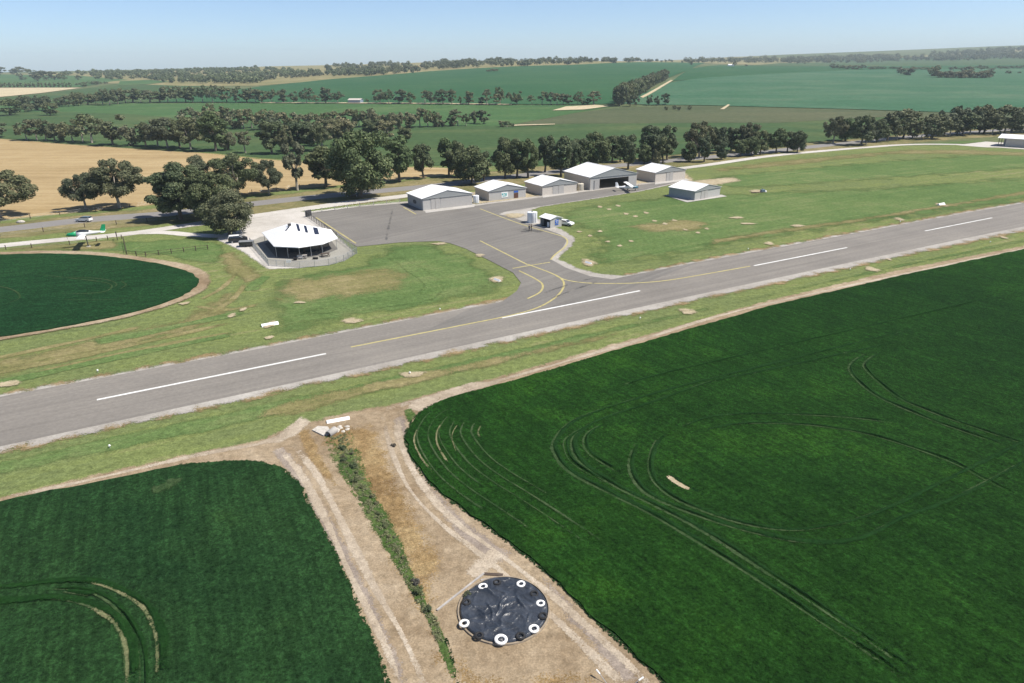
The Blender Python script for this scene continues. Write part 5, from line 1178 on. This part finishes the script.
HL = {0: 'dense gum tree at the left end of the row behind the hangars', 13: 'tallest gum tree in the row, above the last cream hangar', 16: 'low round bush between the road and the last cream hangar', 17: 'small dark gum tree first after the gap in the hangar row', 18: 'wide crowned tall gum tree right of the gap in the hangar row', 24: 'wide gum tree with raised crown near the right end of the hangar row', 27: 'left gum tree of three at the right end of the hangar row', 29: 'last gum tree at the right end of the hangar row'}
for i, (x, y, ty, hw, k) in enumerate(ROW):
    if i in HL: tree(x, y, ty, hw, k, HL[i], 'gum trees along the highway behind the hangars', 'bush' if k == 'bush' else 'gum_tree')
    else: tree(x, y, ty, hw, k, 'middle sized dark gum tree within the highway row behind the hangars', 'gum trees along the highway behind the hangars')
for i, (x, y, ty, hw) in enumerate([(833,143,115.5,12),(845,141,117,10),(861,145.5,114.5,11),(866,144.5,123,9),(877,142,118,9),(887,141,112.5,10),(897,140,120,8),(903,138,108.5,14),(912,139,121,7),(921,139.5,120,8),(932,138.5,113.5,12),(944,135,107,10),(949,136.5,115,9),(957,134,105,9),(962,135.5,112,9),(970,134.5,110,9),(979,133.5,104,10),(984,133,114,9),(992,134.5,113,9),(1004,133.5,104.5,11),(1011,133,114,9),(1021,132.5,104,12),(1031,132,108,10),(1046,131,104,12),(1062,130,106,11)]):
    tree(x, y, ty, hw, ['broad', 'dense', 'tall'][i % 3], ['gum tree alone at the left end of the right hand road avenue', 'dark leafy gum tree within the road avenue at the right'][i > 0], 'gum trees of the right hand road avenue')
# row along the back of the stubble paddock
for i, (x, y, ty, hw, k) in enumerate([(-2,137.5,117,10,'tall'),(27,140,120,9,'broad'),(37,140.5,119,7.5,'sparse'),(46,140.5,118,8,'broad'),(55,141,120,7.5,'tall'),(64,141.5,124,6,'bush'),(73,142,119,11,'broad'),(83,142,117,7,'sparse'),(92,143,113.5,10,'sparse'),(113,145,114.5,12.5,'tall'),(131,146,124.5,9,'bush'),(146,146.5,122,9,'tall'),(158,146.5,119,10,'broad'),(168,148,117,14,'broad'),(180,147.5,118,9,'tall'),(191,149.5,116.5,13,'broad'),(216,151,110,14,'tall'),(229,150.5,131.5,8,'bush'),(245.5,153,131,7,'sparse'),(272,154,120,13,'tall'),(286,154,128,9,'broad'),(300,151,121,15,'tall'),(318,151,123,13,'broad')]):
    tree(x, y, ty, hw, k, {'sparse': 'pale thin crowned gum tree along the back of the stubble paddock', 'bush': 'low rounded tree along the back of the stubble paddock', 'tall': 'upright dark gum tree along the back of the stubble paddock', 'broad': 'spreading gum tree along the back of the stubble paddock'}[k], 'trees along the back of the stubble paddock '+k)
# olive belt across the middle fields
B2 = [(192,127,107,9),(201,129,112,8),(210,126,103,7),(214,130,108,9),(226,125,106,7),(238,128,109,8),(244,129,109,7),(252,128,108,8),(262,130,109,9),(270,132,114,9),(277,127,110,8),(285,129,112,8),(292,138,117,12),(300,128,112,8),(307,143,121,13),(312,129,112,8),(322,146,124,12),(325,128,112,8),(332,139,118,12),(338,127,111,8),(344,138,116,11),(350,127,109,8),(359,127,109,8),(368,127,108,9),(372,142,119,10),(378,128,112,7),(386,143,120,12),(391,128,112,8),(398,129,112,7),(404,143,127,8),(410,128,112,8),(420,127,107.5,7),(428,127,109,8),(437,127,112,6),(443,127,121,4),(451,126,116,5),(458,126,109,8),(466,126,113,5),(474,123.5,110.5,4),(484,124,109.5,6.5),(502,127,120.5,4),(507,127,121,3),(512,127,123,3)]
for i, (x, y, ty, hw) in enumerate(B2):
    tree(x, y, ty, hw*1.05, ['bush', 'sparse', 'broad', 'bush', 'tall'][i % 5], ['olive grey shrubby gum in the belt crossing the middle fields', 'isolated small round gum at the right end of the middle belt'][x > 470 and hw > 5], 'olive belt across the middle fields')
# far row below the hill crop
B3 = [(133,102.5,88,6),(141,102.5,90,6),(150,103,90,6.5),(160,102.5,89,6),(168,102.5,86,6.5),(177,102.5,86,6.5),(186,102.5,87,6),(193,102.5,86,6),(203,102.5,84.5,6.5),(213,102.5,85,6),(227,102.5,86,5.5),(236,103,88,4),(247,102.5,86,7),(256,102.5,89,5),(262,103,89,6),(272,103,89,6),(284,103,89,6),(294,103,91,4.5),(307,103.5,88,6.5),(316,103,95,3.5),(326,103.5,87,6.5),(338,103.5,91,6),(367,103,98.5,2),(374,103,97,3),(380,103.5,89,6.5),(389,104,89,6),(399,104,89,6),(411,104,92,5),(425,104,90,4.5),(431,104.5,91,5.5),(443,104.5,89,6),(452,104.5,89,4),(460,104.5,96,2),(469,104.5,91,5.5),(482,105,97,4),(487,105,89,4),(497,105,94,4.5),(500,104.5,86.5,5),(511,105,92,5.5),(517,104.5,91,5),(532,105,95,4),(542,105,91,5),(551,105,92,5),(557,105,93,5),(563,105,93.5,4),(569,105,94,4.5),(578,105,91.5,4.5),(582,105,98,3),(587,105,98,3),(594,105,91,6)]
for x, y, ty, hw in B3: tree(x, y, ty, hw*1.12, trg.choice(['broad', 'tall', 'tall', 'sparse']), 'small dark gum tree in the far row below the hill crop', 'far row of gum trees below the hill crop', lod='far')
# left far row
for x, y, ty, hw in [(10,115.5,98,10),(25,109.5,95,7),(28,112,103,5),(43,110.5,95,8),(51,115.5,102,7),(60,107,97.5,4.5),(68.5,106.5,95,5),(78.5,106,91.5,6),(88,105,93.5,5.5),(96,104.5,94,5.5),(103,105,90,7),(110,105.5,88.5,7),(118,104,89,6.5),(126,103.5,88,6)]:
    tree(x, y, ty, hw, trg.choice(['broad', 'tall', 'dense']), 'dark gum tree of the scattered row near the left edge in the far pastures', 'scattered far gum trees at the left', lod='far')
# planted row by the pale strip
for k in range(19): tree(-2+k*4.05, 88.0-.02*k, 82.0+trg.random()*.6, 1.35, 'tall', 'tiny upright tree in the evenly planted row above the pale stubble strip', 'evenly planted row above the pale stubble strip', 'planted_tree', lod='far')
for x, y, ty, hw in [(0,75.5,66,5),(14,74.5,69,4),(21,75,66.5,5.5),(20,79,73,2.5),(24,80,77,3),(38,81.5,69,6),(35,76,70,5),(47,80.5,70.5,4.5),(55,80,71,5),(63,81.5,72,4.5),(79,80,75,3),(83,87,82,3.5),(77,86,83,1.5),(92,84.5,81,5),(98,85,81,4),(106,84,81.5,2)]:
    tree(x, y, ty, hw, trg.choice(['broad', 'tall']), 'gum tree scattered over the green hill on the left skyline', 'gum trees on the left skyline hill', lod='far')
# diagonal plantation
for k in range(26):
    u = k/25; x = 621+46*u+trg.uniform(-1.5, 1.5)-2; y = 106.2-26.5*u; tree(x, y, y-(21-10.5*u)-trg.random()*1.5, 7.5-3.2*u, 'dense', 'dark tree of the dense diagonal plantation climbing the hill', 'diagonal plantation on the hill', lod='far')
for x, y, ty, hw in [(630,106.5,93,5),(636,106,95,4),(649,105.5,95,3.5),(657,105.5,95.5,3),(665,105,93,4.5)]: tree(x, y, ty, hw, 'tall', 'separate small gum at the foot of the diagonal plantation', 'gums at the foot of the plantation', lod='far')
for x, y in [(666,110.5),(674,109.5),(679,110.5),(690,109.8)]: tree(x, y, y-4.5, 2, 'bush', 'tiny dark bush on the brown fallow field', 'tiny bushes on the fallow field', 'bush', lod='far')
# right far clusters
for x, y, ty, hw in [(907,75.5,66.5,6.5)]: tree(x, y, ty, hw, 'bush', 'lone round dark tree in the pale far field at right', None, lod='far')
for x, y, ty, hw in [(933,76.5,65,5.5),(939,78,70,5),(946,78,71,5),(953,78,70.5,5),(960,78.3,70,5),(968,78,69,5),(976,78.3,71,5),(983,78.3,70,5),(989,77.5,69.5,4.5)]: tree(x, y, ty, hw, 'bush', 'dark tree of the compact clump in the pale far field at right', 'compact clump in the far field', lod='far')
for x, y, ty, hw in [(953,71,66.5,4),(962,71,67,3),(970,71,66,4),(981,70.5,65,5),(992,70,68,3),(1000,69.5,65.5,4),(1009,69.5,66,4),(1021,69,65,5),(1030,69,65,5),(1008,74.5,70.5,2.5),(1019,73.5,71.5,1.5),(833,69.5,63.5,4),(840,69.5,65,4),(847,69.5,65,3.5),(855,69.5,65,4),(862,69.5,64.5,4),(871,69.5,66,3),(877,69.5,66,3),(883,69.5,66.5,3),(892,69.5,66.5,3),(899,70,66.5,2.5),(916,70,67,3),(925,70,66.5,3.5),(746,66.5,64.3,1.6),(734,67,61,2.2)]:
    tree(x, y, ty, hw, trg.choice(['bush', 'broad']), 'small hazy tree on the field boundary beyond the pale far field', 'hazy trees on the far right field boundary', lod='far')
tree(494, 71.5, 68.5, 3.5, 'bush', 'dark bush alone on the upper slope of the hill crop', None, 'bush', lod='far'); tree(489, 71.8, 69.5, 2.5, 'bush', 'smaller bush hugging the left of the lone hill crop bush', None, 'bush', lod='far')
tree(691, 65.2, 60.5, 2.4, 'tall', 'single tree standing on the rim of the hill crop at centre right', None, lod='far')
# wooded ridges: too many trees to count, one object per ridge
def wood(label, regions, seed, name='woodland', leaf='leaf_far'):
    rg = np.random.default_rng(seed); rr = random.Random(seed); cl = []; base = []
    for (poly, n, hm) in regions:
        xs = [p[0] for p in poly]; ys_ = [p[1] for p in poly]
        k = 0; guard = 0
        while k < n and guard < n*60:
            guard += 1; x = rr.uniform(min(xs), max(xs)); y = rr.uniform(min(ys_), max(ys_)); ins = False
            for i in range(len(poly)):
                (x1, y1), (x2, y2) = poly[i-1], poly[i]
                if (y1 > y) != (y2 > y) and x < (x2-x1)*(y-y1)/(y2-y1)+x1: ins = not ins
            if not ins: continue
            p = at(x, y)
            if p.y > 7000: continue
            h = hm*rr.uniform(.7, 1.25); k += 1
            for q in range(rr.choice([2, 3, 3, 4])): cl.append((p.x+rr.uniform(-.4, .4)*h, p.y+rr.uniform(-.4, .4)*h, p.z+h*rr.uniform(.38, .78), h*rr.uniform(.30, .48)))
            base.append((p, h))
    me = leaf_mesh(name, cl, rg, len(cl)*40, 2.4, up=.3); me.materials.append(mk(leaf))
    o = link(name, me, None); tag(o, label, 'woodland', kind='stuff')
    return o
wood('hazy wooded hillside behind the left far row', [([(100,83),(128,79),(180,84),(262,84),(262,79),(330,76.5),(384,76),(384,73),(330,72.5),(256,69),(230,70),(180,73),(128,73.5),(90,74.5)], 420, 11), ([(60,76),(130,76),(250,72),(250,69.5),(130,73),(60,74)], 120, 11)], 5)
wood('wooded knolls along the skyline left of centre', [([(320,68.5),(352,64.5),(384,63.5),(412,66.5),(418,73),(384,75.5),(350,76),(330,74)], 110, 12), ([(256,82),(300,78),(384,73.5),(384,71),(300,75.5),(256,79)], 90, 8)], 6)
wood('wooded knoll above the hill crop at centre', [([(418,69.5),(440,64),(470,62),(500,61.5),(512,63.5),(512,66.5),(470,68.5),(430,71)], 120, 13), ([(512,63.5),(520,61),(560,60.5),(612,61.5),(640,61.4),(640,62.6),(570,65),(520,67)], 110, 12), ([(640,61.2),(705,62),(705,63.2),(640,62.4)], 30, 9)], 8)
wood('hazy blue woods along the right skyline', [([(682,63),(720,61),(768,59.5),(820,59),(900,58),(900,61),(830,62),(790,64),(768,63.5),(720,64)], 260, 16), ([(880,61),(940,57),(1000,54),(1060,53),(1060,59),(1000,60),(940,62)], 330, 17), ([(930,55),(1000,50),(1060,47.5),(1060,50),(1000,53),(940,57)], 130, 16), ([(770,62),(850,60),(900,60),(900,63),(800,64.5)], 120, 14), ([(820,60.5),(900,58),(900,56.5),(820,58.5)], 60, 15)], 9)

# ------------------------------------------------------------------ low growth
def tufts(name, label, spots, size, hgt, mat, seed, cat='plants'):
    """upright leaf blades over many spots, one mass"""
    rg = np.random.default_rng(seed); P = np.array(spots); n = len(P)
    a = rg.random(n)*6.283; s = size*(.5+rg.random(n)); h = hgt*(.5+rg.random(n)); dx, dy = np.cos(a)*s/2, np.sin(a)*s/2; lx, ly = rg.normal(size=n)*h*.4, rg.normal(size=n)*h*.4
    z = P[:, 2]
    V = np.stack([np.c_[P[:, 0]-dx, P[:, 1]-dy, z], np.c_[P[:, 0]+dx, P[:, 1]+dy, z], np.c_[P[:, 0]+dx*.7+lx, P[:, 1]+dy*.7+ly, z+h], np.c_[P[:, 0]-dx*.7+lx, P[:, 1]-dy*.7+ly, z+h*.9]], 1).reshape(-1, 3)
    me = bpy.data.meshes.new(name); me.from_pydata(V.tolist(), [], [(4*i, 4*i+1, 4*i+2, 4*i+3) for i in range(n)])
    at_ = me.attributes.new('tint', 'FLOAT', 'POINT'); at_.data.foreach_set('value', np.repeat(rg.random(n), 4).astype(np.float32))
    return tag(link(name, me, mk(mat)), label, cat, kind='stuff')
rr = random.Random(4)
def along(P, n, wdt, z, off=0):
    L = [0]
    for a, b_ in zip(P, P[1:]): L.append(L[-1]+(b_-a).length)
    out = []
    for _ in range(n):
        s_ = rr.random()*L[-1]; i = max(k for k in range(len(P)-1) if L[k] <= s_); a, b_ = P[i], P[i+1]; t_ = (b_-a).normalized(); u = (s_-L[i])/(L[i+1]-L[i]+1e-9); p = a.lerp(b_, u)
        w_ = wdt(s_/L[-1]) if callable(wdt) else wdt
        q = max(-1.3, min(1.3, rr.gauss(0, 1)))*w_*.36+off; out.append((p.x-t_.y*q, p.y+t_.x*q, z))
    return out
ditch = catmull(PX([(338,436),(352,470),(374,512),(394,548),(412,585),(430,618),(444,650),(458,690)]), 6, False)
def scrub(name, label, spots, r, leaf_n, size, mat, seed, cat='plants', flat=.8):
    """soft low growth: many small leafy clumps over the given spots, one mass"""
    rg = np.random.default_rng(seed); cl = [(x, y, z+r*.3, r*rr.uniform(.5, 1.3)) for x, y, z in spots]
    me = leaf_mesh(name, cl, rg, len(cl)*leaf_n, size, up=.9, flat=flat); me.materials.append(mk(mat))
    return tag(link(name, me, None), label, cat, kind='stuff')
scrub('ditch_reeds', 'bright green reeds filling the ditch', along(ditch[:int(len(ditch)*.72)], 1350, lambda u: 3.3-2.8*u, .03), .18, 22, .09, 'leaf_reed', 21, flat=.6)
scrub('ditch_weeds', 'greyish weeds down the centre of the ditch', along(ditch[:int(len(ditch)*.85)], 330, lambda u: 1.7-1.2*u, .08), .22, 40, .08, 'leaf_grey', 22)
def bush_at(px, py, r, h, leaf, label, group=None):
    key = ('bush', leaf)
    if key not in PROTO:
        rg = np.random.default_rng(77); cl = [(rg.normal()*.32, rg.normal()*.32, .28+.5*rg.random(), .3+.12*rg.random()) for _ in range(12)]
        me = leaf_mesh('foliage', cl, rg, 900, .13, up=.4); me.materials.append(mk(leaf)); b = MB()
        for k in range(6): b.tube((0, 0, -.05), (rg.normal()*.28, rg.normal()*.28, .5), .02, .008, n=5)
        sm_ = b.mesh('stem'); sm_.materials.append(mk('bark_dark')); PROTO[key] = (me, sm_)
    me, sm_ = PROTO[key]; t = thing('bush', label, 'bush', G(px, py, .08), rr.random()*6, group)
    for nm, m in (('stem', sm_), ('foliage', me)):
        o = bpy.data.objects.new(nm, m); COL.objects.link(o); o.parent = t; o.scale = (r*1.1, r*1.1, h)
for px, py, r, h in [(341,450,.75,.9),(347,458,.8,.8),(352,455,.6,.8),(343,462,.7,.9),(350,468,.8,.9),(358,474,.6,.8),(356,483,.8,.9),(364,489,.6,.7),(369,498,.7,.8),(374,505,.6,.7),(381,515,.55,.7),(386,527,.6,.7),(392,538,.5,.6),(399,551,.5,.6),(404,560,.55,.7)]:
    bush_at(px+rr.uniform(-4,4), py, r*rr.uniform(.4,.7), h*.55, 'leaf_grey' if rr.random() < .5 else 'leaf_green', 'low grey green bush growing among reeds in the upper ditch', 'bushes in the upper ditch')
bush_at(418,594,.5,.6,'leaf_green','dark rounded bush in the ditch left of the timber pole end'); bush_at(428,612,.42,.5,'leaf_green','rounded bush in the ditch just below the dark rounded one'); bush_at(416,585,.45,.5,'leaf_mauve','greyish twiggy bush in the ditch above the dark rounded one'); bush_at(394,447,.35,.4,'leaf_mauve','tiny grey bush on the bare track right of the ditch head'); bush_at(468,597,.4,.5,'leaf_olive','dry weed clump at the left rim of the covered pond')
# ragged crop edges: plants leaning out along the border, dry tufts on the bare ground
eL = catmull(GZ([(180,464),(225,460.5),(256,461),(280,467),(298,483),(314,515),(332,548),(354,598),(372,642),(388,683),(400,712)]), 5, False)
eR = catmull(GZ([(600,354.5),(512,380.6),(470,391.5),(440,401),(421,411),(410,424),(406,438),(412,456),(428,479),(452,500),(482,521),(520,549),(560,582),(600,622),(640,657),(668,683),(696,712)]), 5, False)
scrub('crop_edge_plants', 'leafy crop plants along the field edges beside the bare corridor', along(eL, 900, .4, .14)+along(eR, 1500, .4, .14), .13, 14, .08, 'leaf_crop', 31)
scrub('stray_crop_plants', 'stray crop seedlings on the bare ground at the field edge', along(eR[-40:], 260, .12, .05, -.6)+along(eR[-40:], 220, .12, .05, -1.0)+along(eR[-36:], 170, .14, .05, -1.45)+along(eR[-30:], 100, .16, .05, -1.9)+along(eL[-30:], 160, .4, .05, .5), .085, 14, .06, 'leaf_olive', 32)
strawL = catmull(PX([(318,440),(336,480),(362,530),(390,580),(415,625),(436,680)]), 5, False); strawR = catmull(PX([(372,426),(392,470),(420,520),(450,570),(446,620),(470,665)]), 5, False)
scrub('dry_tufts', 'straw coloured dry grass tufts on the banks of the ditch', along(strawL, 700, 2.2, .04)+along(strawR, 900, 2.6, .04)+along(catmull(PX([(480,668),(540,664),(590,652),(640,690)]), 5, False), 250, 2.5, .04), .13, 12, .08, 'leaf_straw', 33, flat=.5)
